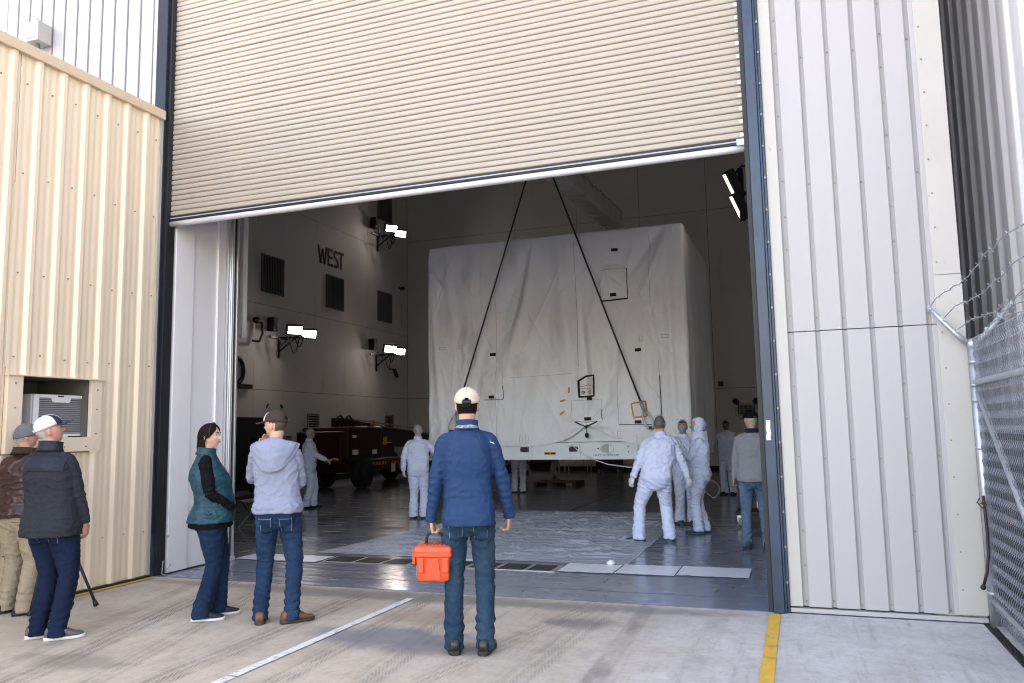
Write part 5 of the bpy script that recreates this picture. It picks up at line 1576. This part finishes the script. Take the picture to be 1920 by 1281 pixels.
    if o.get('hood'):
        mb = MB()
        head_mesh(mb, hc+hm @ V(0,-.012,.006), hm, grow=.026, keep=lambda d,pp: d.y < .52 or pp.z > .07)
        mb.v = [tuple(Vector(q)+V(.022*noise.noise(Vector(q)*16),.022*noise.noise(Vector(q)*16+V(5,0,0)),.018*noise.noise(Vector(q)*12+V(9,0,0)))) for q in mb.v]
        k_ = obj('hood', mb, o['hood'], t, smooth=True); s_ = k_.modifiers.new('s','SOLIDIFY'); s_.thickness=.004
        mb = MB(); rings = []
        for z_,rx,ry in ((1.38,.185,.15),(1.44,.165,.145),(1.50,.135,.125),(1.56,.118,.118)):
            c_ = off(1.47); rings.append([c_+V(rx*cos(2*pi*k/28)*(1+.05*noise.noise((k*.7,z_*9,0))), ry*sin(2*pi*k/28)-.01, z_+.012*sin(k*1.3)) for k in range(28)])
        mb.loft(rings, caps=False)
        k_ = obj('hood_cape', mb, o['hood'], t, smooth=True); s_ = k_.modifiers.new('s','SOLIDIFY'); s_.thickness=.004
    if o.get('mask'):
        mb = MB(); mb.grid(lambda u,v: hc+hm @ (head_pt(V(sin(radians(-62+124*u))*cos(radians(-58+52*v)), cos(radians(-62+124*u))*cos(radians(-58+52*v)), sin(radians(-58+52*v))))+V(0,.009,0)), 14, 10)
        obj('face_mask', mb, o['mask'], t, smooth=True)
    if o.get('collar'):
        cl = o['collar']; mb = MB(); rings = []
        hgt = cl.get('h',.055); rr = cl.get('r',.070)
        for j,(z_,k_) in enumerate(((-.012,1.22),(.012,1.06),(hgt*.6,1.0),(hgt,1.02))):
            rings.append([nb+V(rr*k_*cos(2*pi*k/28), rr*k_*.98*sin(2*pi*k/28)+.006*j*.5, z_-.010*sin(2*pi*k/28)+.002*noise.noise((k,j,seed))) for k in range(28)])
        mb.loft(rings, caps=False)
        k_ = obj('collar', mb, cl['m'], t, smooth=True); s_ = k_.modifiers.new('s','SOLIDIFY'); s_.thickness=cl.get('t',.006); s_.offset = 1
    t_R = R; R['hc'] = hc; R['hm'] = hm; R['nb'] = nb; R['off'] = off
    return t, R, res
def two(*a): return a
STITCH = None
def back_pockets(t, res, m, stitch):
    for s_ in (-1,1):
        f_ = lambda u,v,s_=s_: (s_*.083+(u-.5)*(.105-.018*(1-v)), -.5, .745+.125*v+(-.016*(1-abs(2*u-1)) if v == 0 else 0))
        patch('back_pocket', res['bl'], f_, 8, 8, (0,1,0), m, t, .004, .003)
        for edge in (0,1):
            fe = lambda u,v,s_=s_,edge=edge: (s_*.083+(edge-.5)*(.10-.018*(1-v))+(u-.5)*.004, -.5, .75+.12*v)
            patch('stitching', res['bl'], fe, 1, 10, (0,1,0), stitch, t, .0085)
        fe = lambda u,v,s_=s_: (s_*.083+(u-.5)*.103, -.5, .855+v*.005)
        patch('stitching', res['bl'], fe, 10, 1, (0,1,0), stitch, t, .0085)

jean_mid = denim('mid_blue_denim', (.008,.027,.066), (.032,.082,.15))
jean_blue = denim('worn_teal_denim', (.012,.036,.064), (.050,.100,.145))
jean_dark = denim('dark_blue_denim', (.005,.012,.034), (.011,.026,.058))
jean_light = denim('light_blue_denim', (.070,.145,.22), (.15,.25,.33))
stitch_m = mat('denim_stitching', (.12,.17,.23), .7)
white_suit = cloth('white_coverall_fabric', (.60,.68,.88), .03, 5, .75, .15, 200, 0, wr=(4.5,.55,(1.3,1.3,.45)))
blue_cover = mat('blue_shoe_cover', (.015,.075,.13), .45, var=.3, vscale=20, bump=.4, bscale=50)
glove_m = mat('white_nitrile', (.66,.68,.70), .5, var=.04)
net_m = film('hairnet_mesh', (.50,.52,.57), .15, .5)
mask_m = mat('teal_face_mask', (.10,.36,.42), .7, var=.1)
dark_hair = mat('dark_hair', (.010,.006,.005), .65, spec=.12, var=.4, vscale=90, stretch=(1,1,.1), bump=.5, bscale=160)
grey_hair = mat('grey_hair', (.36,.34,.32), .6, var=.25, vscale=120, bump=.4, bscale=200)
brown_hair = mat('brown_hair', (.075,.045,.028), .5, var=.3, vscale=120, bump=.4, bscale=200)

# --- man in blue with the orange case
shirt = cloth('royal_blue_knit', (.008,.038,.104), .08, 5, .62, .18, 320, 0)
t, R, res = person('man in royal blue jacket and tan cap, back turned, carrying the orange case', (-2.29,5.34), (-.37,.93), 1.86,
    dict(lf=(-.105,.0,-.12), rf=(.105,-.03,.22), lw=(-.262,.05,.842), rw=(.285,.075,.862), lep=(-.5,-1,0), rep=(.6,-1,0), head=(.0,.10,0), lhand=dict(curl=.95,p=(1,0,0),f=(.08,.06,-1),thumb_in=True), rhand=dict(curl=.75,p=(-.8,.1,0),f=(-.05,.25,-1)), seed=2, fat=.92),
    dict(kind='top', topname='jacket', top=shirt, legm=jean_blue, shoe=mat('black_leather',(.012,.012,.013),.35,bump=.2), laces=M['black'], hem=.835, gather=1.02, fold=.006, lfold=.0075, hair=dark_hair, cuff=.10, cuffw=.98, legw=.98, loose=1.02,
         cap=dict(front=cloth('tan_cap_twill',(.52,.44,.33)), back=mat('tan_cap_mesh',(.58,.49,.37),.8,var=.14,vscale=120), brim=cloth('tan_cap_brim',(.50,.42,.31)), strap=M['black'], seam=mat('cap_seam_tape',(.45,.37,.27),.7), tilt=.06),
         collar=dict(m=shirt, h=.058, r=.068)), skin('light', (.50,.29,.20)))
back_pockets(t, res, jean_blue, stitch_m)
ck = mat('checked_scarf', (.03,.03,.035), .8, col2=(.45,.45,.45), vscale=60)
patchy = MB(); patchy.grid(lambda u,v: R['nb']+V(.080*cos(2*pi*u),.080*sin(2*pi*u)-.002, -.004+.022*v-.012*sin(2*pi*u)+.004*noise.noise((u*8,v,2))), 40, 3, True)
k_ = obj('neck_scarf', patchy, ck, t, smooth=True); k_.modifiers.new('s','SOLIDIFY').thickness = .004
seam_b = mat('jacket_seam', (.012,.040,.12), .7)
for s_ in (-1,1):   # raglan and side seams
    patch('jacket_seam', res['bt'], lambda u,v,s_=s_: (s_*(.072+.085*v)+(u-.5)*.004, -.5, 1.455-.30*v), 1, 24, (0,1,0), seam_b, t, .0025)
    patch('jacket_seam', res['bt'], lambda u,v,s_=s_: (s_*(.157-.02*sin(v*2.5))+(u-.5)*.004, -.5, 1.15-.30*v), 1, 24, (0,1,0), seam_b, t, .0025)
patch('hem_seam', res['bt'], lambda u,v: (-.16+.32*u, -.5, .858+.004*v), 30, 1, (0,1,0), seam_b, t, .0025)
patch('shoulder_mark', res['bt'], lambda u,v: (.155+.028*u, -.5, 1.385+.006*v-.012*u), 4, 1, (0,1,0), M['paper'], t, .004)
# the case hangs from his left hand
import_m = Matrix.Translation((-2.29,5.34,0)) @ Matrix.Rotation(atan2(.37,.93),4,'Z') @ Matrix.Scale(1.86/1.75,4)
hw_ = import_m @ (R['lwr']+V(.022,.012,-.098))
cs = thing('tool_case', 'bright orange hard plastic case with a black handle held by the man in blue', 'case', (hw_.x, hw_.y, hw_.z-.335), rz=.28)
M['orange'] = mat('orange_plastic', (.66,.075,.024), .38, var=.04, vscale=4, bump=.08, bscale=90)
def rrect(z, w, d, r=.018, n=5):
    P = []
    for (cx_,cy_,a0) in ((w-r,d-r,0),(-w+r,d-r,90),(-w+r,-d+r,180),(w-r,-d+r,270)):
        for k in range(n+1):
            a = radians(a0+90*k/n); P.append((cx_+r*cos(a), cy_+r*sin(a), z))
    return P
cb_ = MB().loft([rrect(z,w,d) for z,w,d in ((0,.108,.080),(.008,.114,.086),(.055,.117,.088),(.060,.113,.084),(.165,.124,.094),(.170,.126,.096))])
obj('case_body', cb_, M['orange'], cs, smooth=radians(35))
lid = MB().loft([rrect(z,w,d) for z,w,d in ((.172,.135,.105),(.176,.138,.108),(.196,.138,.108),(.200,.134,.104),(.206,.134,.104),(.210,.137,.107),(.238,.134,.104),(.250,.122,.092),(.252,.11,.08))])
obj('case_lid', lid, M['orange'], cs, smooth=radians(35))
for sgn in (-1,1):
    panel = MB().add([(x,sgn*(y),z) for (x,y,z) in ((-.058,.0935,.010),(.058,.0935,.010),(.040,.0985,.158),(-.040,.0985,.158),(-.058,.080,.010),(.058,.080,.010),(.040,.085,.158),(-.040,.085,.158))], [(0,1,2,3),(7,6,5,4),(0,4,5,1),(1,5,6,2),(2,6,7,3),(3,7,4,0)])
    obj('side_panel', panel, M['orange'], cs, bevel=.004)
    for x in (-.088,.088): obj('corner_rib', MB().box(x-.022,x+.022,sgn*.094-.006,sgn*.094+.006,.062,.165), M['orange'], cs, bevel=.004)
for k in range(7): obj('lid_rib', MB().box(-.088+.027*k,-.076+.027*k,-.085,.085,.2505,.256), M['orange'], cs, bevel=.002)
for (x,y) in ((-.143,.04),(-.143,-.04)):
    lt_ = obj('latch', MB().box(x-.010,x+.010,y-.022,y+.022,.115,.215), M['orange'], cs, bevel=.005); obj('latch_tip', MB().box(x-.008,x+.006,y-.018,y+.018,.100,.116), M['black'], lt_)
obj('side_label', MB().box(-.129,-.1275,-.028,.028,.02,.095), M['paper'], cs)
hd_ = MB(); hd_.tube([(-.062,0,.246),(-.060,0,.290),(-.045,0,.322),(0,0,.332),(.045,0,.322),(.060,0,.290),(.062,0,.246)], .0105, 10)
obj('handle', hd_, M['black'], cs, smooth=True)
obj('handle_hinge', MB().box(-.074,-.05,-.016,.016,.240,.262), M['black'], cs, bevel=.003); obj('handle_hinge', MB().box(.05,.074,-.016,.016,.240,.262), M['black'], cs, bevel=.003)

# --- man in the grey hoodie
hoodie = cloth('heather_grey_fleece', (.235,.265,.345), .07, 40, .9, .25, 220, 0)
t, R, res = person('man in a pale grey hoodie and brown cap, back turned, hand raised to his mouth', (-4.19,5.70), (-.42,.90), 1.75,
    dict(lf=(-.135,.0,-.12), rf=(.125,-.03,1.05), rkp=(.35,1,0), lw=(-.165,.165,1.42), rw=(-.06,.20,1.10), lep=(-.35,.05,-1), rep=(.7,.0,-.7), head=(-1.20,.0,0), lhand=dict(f=(.15,-.10,1),p=(.6,-.8,.1),curl=.35), rhand=dict(hidden=True), seed=5, fat=1.0, lean=(-.03,0,0)),
    dict(kind='top', topname='hoodie', top=hoodie, legm=jean_mid, shoe=mat('tan_leather',(.17,.065,.03),.5,var=.25,vscale=20), laces=mat('brown_laces',(.06,.03,.02),.8), sole=mat('brown_sole',(.05,.03,.02),.7), hem=.905, gather=.965, fold=.0085, lfold=.008, hair=brown_hair, loose=1.06, legw=1.0, brow=brown_hair,
         cap=dict(front=cloth('white_cap_twill',(.70,.66,.60)), back=mat('brown_cap_mesh',(.036,.018,.016),.8,var=.3,vscale=140), brim=cloth('brown_cap_brim',(.060,.026,.020)), strap=mat('brown_strap',(.04,.02,.02),.7), seam=mat('brown_seam',(.04,.025,.025),.7), tilt=.05)),
    skin('fair', (.58,.33,.24)))
back_pockets(t, res, jean_mid, stitch_m)
# hood lying on the back, ribbed hem band
hb_ = MB()
def hoodf(u, v):
    a = radians(-205+230*u)       # from the left shoulder round the back to the right
    ca, sa = cos(a), sin(a)
    back_ = max(0, -sa)
    w_ = .090+.095*v**.8
    x = w_*ca*(1+.12*v); y = -.022+(.080+.085*v*(.4+.6*back_))*sa
    z = 1.500-.035*v-.225*back_**1.6*v**1.25+.03*(1-v)*back_
    bul = .055*sin(pi*min(1,v*1.05))*(.35+.65*back_)
    n = V(ca,sa,.25).normalized()
    p_ = V(x,y,z)+n*bul+V(0,0,.006*noise.noise((u*9,v*5,1)))+n*.012*noise.noise((u*7,v*6,4))
    return p_+R['off'](1.45)
hb_.grid(hoodf, 44, 20)
k_ = obj('hood', hb_, hoodie, t, smooth=True); s_ = k_.modifiers.new('s','SOLIDIFY'); s_.thickness = .014; s_.offset = -1
hb_ = MB(); hb_.grid(lambda u,v: R['off'](.93)+V((.174+.004*sin(u*700))*cos(2*pi*u),(.130+.004*sin(u*700))*sin(2*pi*u)-.003, .862+.062*v), 150, 3, True)
k_ = obj('hem_band', hb_, hoodie, t, smooth=True); k_.modifiers.new('s','SOLIDIFY').thickness = .006
hb_ = MB(); hb_.grid(lambda u,v: R['hc']+R['hm'] @ V(.050*cos(radians(200+140*u)), -.02+.075*sin(radians(200+140*u)), -.085+.03*v), 20, 2)
obj('keys_lanyard', MB().tube([(.172,-.02,.86),(.180,-.01,.80),(.182,-.012,.735)], .005, 6), M['plasticwhite'], t, smooth=True)

# --- woman in the teal vest
teal = cloth('teal_quilted_nylon', (.004,.050,.070), .10, 8, .5, .2, 120, 0, .3)
bl = cloth('black_knit', (.005,.005,.006), .2, 9, .8, .2, 240, 0, .1)
t, R, res = person('woman with dark bobbed hair and teal vest, hands in her pockets, facing right', (-4.88,5.66), (.80,.60), 1.655,
    dict(female=True, lf=(-.10,.09,-.05), rf=(.10,-.03,.08), lw=(-.13,.215,.985), rw=(.13,.215,.985), lep=(-.6,-1,-.1), rep=(.6,-1,-.1), head=(.38,.04,0), lhand=dict(hidden=True), rhand=dict(hidden=True), seed=8, fat=1.22, belly=.085, lean=(0,-.035,0), pelvis=(0,.015,0)),
    dict(kind='top', topname='vest', top=teal, vest=bl, legm=denim('dark_teal_denim',(.005,.018,.046),(.014,.042,.082)), shoe=mat('black_mesh_shoe',(.014,.014,.016),.7), sole=mat('white_sole',(.62,.62,.62),.6), hem=.86, gather=.93, fold=.007, lfold=.006, hair=dark_hair, hairstyle='bob', flare=1.32, legw=1.02,
         collar=dict(m=teal, h=.06, r=.074, t=.010)), skin('rosy', (.60,.34,.26)))
for k in range(9):   # quilting lines
    z = .93+.055*k
    patch('quilt_seam', res['bt'], lambda u,v,z=z: (.5, -.13+.26*u, z+.004*v+.006*sin(u*9)), 24, 1, (-1,0,0), mat('vest_seam',(.004,.05,.07),.6) if 'vest_seam' not in bpy.data.materials else bpy.data.materials['vest_seam'], t, .002)
hd_ = R['hc']; hm_ = R['hm']
obj('sunglasses', MB().tube([hd_+hm_ @ (head_pt(V(cos(radians(a)),.30,sin(radians(a))).normalized())+V(cos(radians(a)),.30,sin(radians(a))).normalized()*.022) for a in range(0,181,12)], .005, 6), M['black'], t, smooth=True)

# --- man in the charcoal fleece, white mesh cap
fleece = cloth('charcoal_fleece', (.026,.030,.037), .22, 90, .9, .45, 170, 0, .1)
yoke = cloth('navy_quilted_yoke', (.014,.020,.031), .1, 10, .5, .2, 120, 0)
t, R, res = person('older man in a charcoal fleece jacket and white mesh cap with navy brim, looking up', (-5.63,4.75), (-.22,.975), 1.735,
    dict(lf=(-.095,.02,.85), rf=(.10,-.02,.95), lw=(-.235,.14,.90), rw=(.212,.11,.885), lep=(-.7,-1,0), rep=(.8,-1,-.1), head=(.92,.30,0), lhand=dict(hidden=True), rhand=dict(curl=.3,p=(-1,0,0),f=(-.15,.35,-1)), seed=11, fat=1.08, belly=.05, lean=(-.02,-.02,0)),
    dict(kind='top', topname='fleece_jacket', top=fleece, legm=jean_dark, shoe=mat('grey_mesh_shoe',(.10,.095,.09),.75,var=.2,vscale=60), laces=mat('maroon_laces',(.12,.03,.035),.8), sole=mat('white_rubber_sole',(.60,.58,.55),.6), hem=.80, gather=.86, fold=.006, lfold=.005, hair=grey_hair, loose=1.08, legw=1.12, brow=grey_hair, cuffw=1.05,
         cap=dict(front=cloth('navy_cap_twill',(.020,.030,.065)), back=mat('white_cap_mesh',(.66,.66,.70),.75,var=.08,vscale=160), brim=cloth('navy_cap_brim',(.026,.038,.085)), strap=M['plasticwhite'], seam=M['plasticwhite'], tilt=.12),
         collar=dict(m=yoke, h=.070, r=.078, t=.010)), skin('ruddy', (.52,.26,.19)))
patch('yoke', res['bt'], lambda u,v: (-.17+.34*u, -.5, 1.315+.125*v*(1-.2*abs(2*u-1))), 40, 16, (0,1,0), yoke, t, .006, .001)
back_pockets(t, res, jean_dark, stitch_m)
for nm in ('r','l'):    # letter mark and collar tab on the running shoes
    fx, fy, yaw = (.10,-.02,.95) if nm == 'r' else (-.095,.02,.85)
    rm = Matrix.Rotation(-yaw,3,'Z'); b0 = V(R[nm+'an'].x, R[nm+'an'].y, 0)
    for (x0,z0,x1,z1) in ((.020,.044,.026,.078),(.026,.078,.046,.044),(.046,.044,.052,.078)):
        obj('shoe_mark', MB().tube([b0+rm @ V(.0425,x0,z0), b0+rm @ V(.040,x1,z1)], .0042, 5), M['plasticwhite'], t)

# --- man in the brown leather jacket
leather = mat('oxblood_leather', (.036,.011,.009), .38, var=.25, vscale=10, bump=.35, bscale=60, bdist=.005)
knit = mat('grey_knit', (.13,.135,.14), .95, var=.2, vscale=90, bump=.6, bscale=120)
t, R, res = person('man in a brown leather jacket, grey knit beanie and khaki trousers at the left edge', (-6.72,5.32), (-.22,.975), 1.69,
    dict(lf=(-.12,.05,.3), rf=(.12,-.03,.75), lw=(-.23,.20,.95), rw=(.20,.24,1.02), lep=(-.7,-1,-.2), rep=(.8,-1,-.3), head=(.85,.12,0), lean=(.04,0,0), lhand=dict(curl=.4), rhand=dict(curl=.5), seed=14, fat=1.08, belly=.05),
    dict(kind='top', topname='leather_jacket', top=leather, legname='trousers', legm=cloth('khaki_twill',(.34,.28,.20),.07,8), shoe=mat('dark_brown_leather',(.03,.018,.014),.45), hem=.89, gather=.95, fold=.010, lfold=.009, hair=grey_hair, beanie=knit, loose=1.10, legw=1.14,
         collar=dict(m=mat('brown_pile',(.035,.020,.014),.95,var=.4,vscale=60,bump=.8,bscale=90), h=.055, r=.085, t=.016)), skin('ruddy', (.52,.26,.19)))
patch('pocket_welt', res['bl'], lambda u,v: (.04+.085*u, -.5, .845+.008*v), 8, 1, (0,1,0), mat('khaki_dark_seam',(.16,.13,.09),.8), t, .004)  # darker khaki line along the pocket edge
patch('yoke_seam', res['bt'], lambda u,v: (-.16+.32*u, -.5, 1.33+.006*v), 24, 1, (0,1,0), mat('leather_seam',(.025,.008,.007),.5), t, .003)
patch('hem_seam', res['bt'], lambda u,v: (-.16+.32*u, -.5, .955+.006*v), 24, 1, (0,1,0), bpy.data.materials['leather_seam'], t, .003)

# --- man in the grey sweatshirt just inside
sweat = cloth('grey_marl_sweatshirt', (.235,.25,.275), .22, 160, .92, .3, 200, 0)
t, R, res = person('man in grey sweatshirt, black cap and light jeans just inside by the navy post', (-.60,10.7), (-.10,.995), 1.74,
    dict(lf=(-.115,.0,-.1), rf=(.125,-.03,.15), lw=(-.245,.12,.87), rw=(.26,.05,.86), lep=(-.6,-1,0), rep=(.6,-1,0), head=(-.55,.02,0), lhand=dict(curl=.8,p=(1,0,0)), seed=17, fat=1.05),
    dict(kind='top', topname='sweatshirt', top=sweat, legm=jean_light, shoe=mat('dark_blue_shoe',(.02,.035,.05),.6), hem=.85, gather=.90, fold=.006, lfold=.008, hair=grey_hair, loose=1.08,
         cap=dict(front=bl, back=bl, brim=bl, tilt=.04), collar=dict(m=cloth('navy_collar',(.015,.02,.045)), h=.045, r=.072)), skin('ruddy', (.52,.26,.19)), vox=.008)
back_pockets(t, res, jean_light, stitch_m)

# --- cleanroom workers
def suit(**k):
    d = dict(kind='coverall', top=white_suit, shoe=blue_cover, sole=blue_cover, gloves=glove_m, hairnet=net_m, hem=.86, gather=1.0, fold=.013, lfold=.012, loose=1.12, shoew=1.12, collar=dict(m=white_suit, h=.05, r=.072))
    d.update(k); return d
GW = 'cleanroom workers in white coveralls'
t, R, res = person('worker in white coverall and hairnet with legs astride, right of the container', (-1.87,11.03), (-.22,.975), 1.76,
    dict(lf=(-.30,-.02,-1.15), rf=(.115,.02,.12), lw=(-.345,.05,.875), rw=(.40,.10,.84), lep=(-.7,-.8,0), rep=(.8,-.8,0), head=(.30,.22,0), lean=(.09,.06,-.01), pelvis=(-.045,0,-.035), seed=21, fat=1.10, lhand=dict(curl=.35,p=(.6,.6,0)), rhand=dict(curl=.3,p=(-.4,.8,0))),
    suit(nethair=brown_hair), skin('fair', (.58,.33,.24)), vox=.0075, group=GW)
t, R, res = person('worker in white hooded coverall and teal mask facing left, one hand lifted to the face', (-1.43,12.02), (-.96,-.10), 1.67,
    dict(lf=(-.09,.06,.05), rf=(.09,-.03,.0), lw=(-.02,.26,1.30), rw=(.16,.22,1.20), lep=(-.7,-.3,-1), rep=(.9,-.3,-.9), head=(.0,.08,0), lhand=dict(f=(.1,.1,1),p=(.2,1,0),curl=.3), rhand=dict(f=(-.3,.5,.8),p=(-.6,.7,0),curl=.5), seed=24, fat=1.06, belly=.04),
    suit(hairnet=None, hood=white_suit, mask=mask_m, collar=None), skin('fair', (.58,.33,.24)), vox=.0075, group=GW)
t, R, res = person('worker in hairnet and mask half hidden behind the hooded worker', (-1.80,13.05), (.25,-.97), 1.66,
    dict(lf=(-.10,.0,0), rf=(.10,-.02,0), lw=(-.14,.24,1.10), rw=(.14,.25,1.12), lep=(-.6,-1,-.2), rep=(.6,-1,-.2), head=(.3,.1,0), seed=27),
    suit(mask=mask_m, nethair=dark_hair), skin('light', (.50,.29,.20)), vox=.010, group=GW)
t, R, res = person('worker in white coverall and hairnet, back turned, by the left edge of the container', (-6.57,13.04), (-.30,.954), 1.68,
    dict(lf=(-.095,.0,-.05), rf=(.105,-.01,.08), lw=(-.285,.04,.90), rw=(.27,.26,1.16), lep=(-.8,-.8,0), rep=(.8,-.7,-.4), head=(.05,.12,0), seed=30, fat=1.04, lhand=dict(curl=.35,p=(.7,.6,0))),
    suit(shoe=mat('white_boot',(.60,.62,.67),.6), sole=M['black'], nethair=grey_hair), skin('fair', (.58,.33,.24)), vox=.008, group=GW)
t, R, res = person('worker in coverall beside the boom lift, facing right with a yellow cloth', (-9.78,14.35), (.84,.42), 1.66,
    dict(lf=(-.10,.08,-.1), rf=(.10,-.05,.1), lw=(-.10,.34,1.05), rw=(.10,.36,1.06), lep=(-.6,-1,-.2), rep=(.6,-1,-.2), head=(-.1,.05,0), seed=33, fat=1.02, lhand=dict(curl=.6,p=(0,0,1)), rhand=dict(curl=.6,p=(0,0,-1))),
    suit(shoe=M['black'], sole=M['black'], nethair=grey_hair), skin('light', (.50,.29,.20)), vox=.009, group=GW)
yc = MB(); wp = Vector((-9.78,14.35,0))+Matrix.Rotation(atan2(-.84,.42),3,'Z') @ (V(.06,.46,1.06)*(1.66/1.75))
yc.grid(lambda u,v: (wp.x+.26*(u-.35), wp.y+.12*(v-.5), wp.z-.02+.10*(u-.35)+.02*noise.noise((u*5,v*5,1))-(.06*max(0,u-.8)*5)), 10, 6)
k_ = tag(obj('yellow_cloth', yc, mat('yellow_cloth_fabric',(.55,.42,.04),.9), smooth=True), 'yellow cloth held out by the worker beside the boom lift', 'cloth'); k_.modifiers.new('s','SOLIDIFY').thickness=.012
t, R, res = person('worker in coverall deep in shade at right, one arm stretched to the container', (-1.60,18.72), (-.28,-.96), 1.68,
    dict(lf=(-.11,.0,-.1), rf=(.11,-.02,.1), lw=(-.25,.05,.90), rw=(.52,.16,1.12), lep=(-.6,-1,0), rep=(.2,-1,-.6), head=(.15,.0,0), seed=36, fat=1.02),
    suit(shoe=M['black'], sole=M['black'], nethair=dark_hair), skin('deep', (.16,.085,.055)), vox=.010, group=GW)
t, R, res = person('worker seen only by the legs beneath the hanging container', (-6.66,18.75), (-.2,.98), 1.70,
    dict(lf=(-.12,.0,-.1), rf=(.10,-.02,.2), lw=(-.27,.05,.90), rw=(.27,.05,.90), seed=39),
    suit(shoe=mat('white_trainer',(.5,.5,.5),.6), sole=M['black'], nethair=dark_hair), skin('light', (.50,.29,.20)), vox=.011, group=GW)
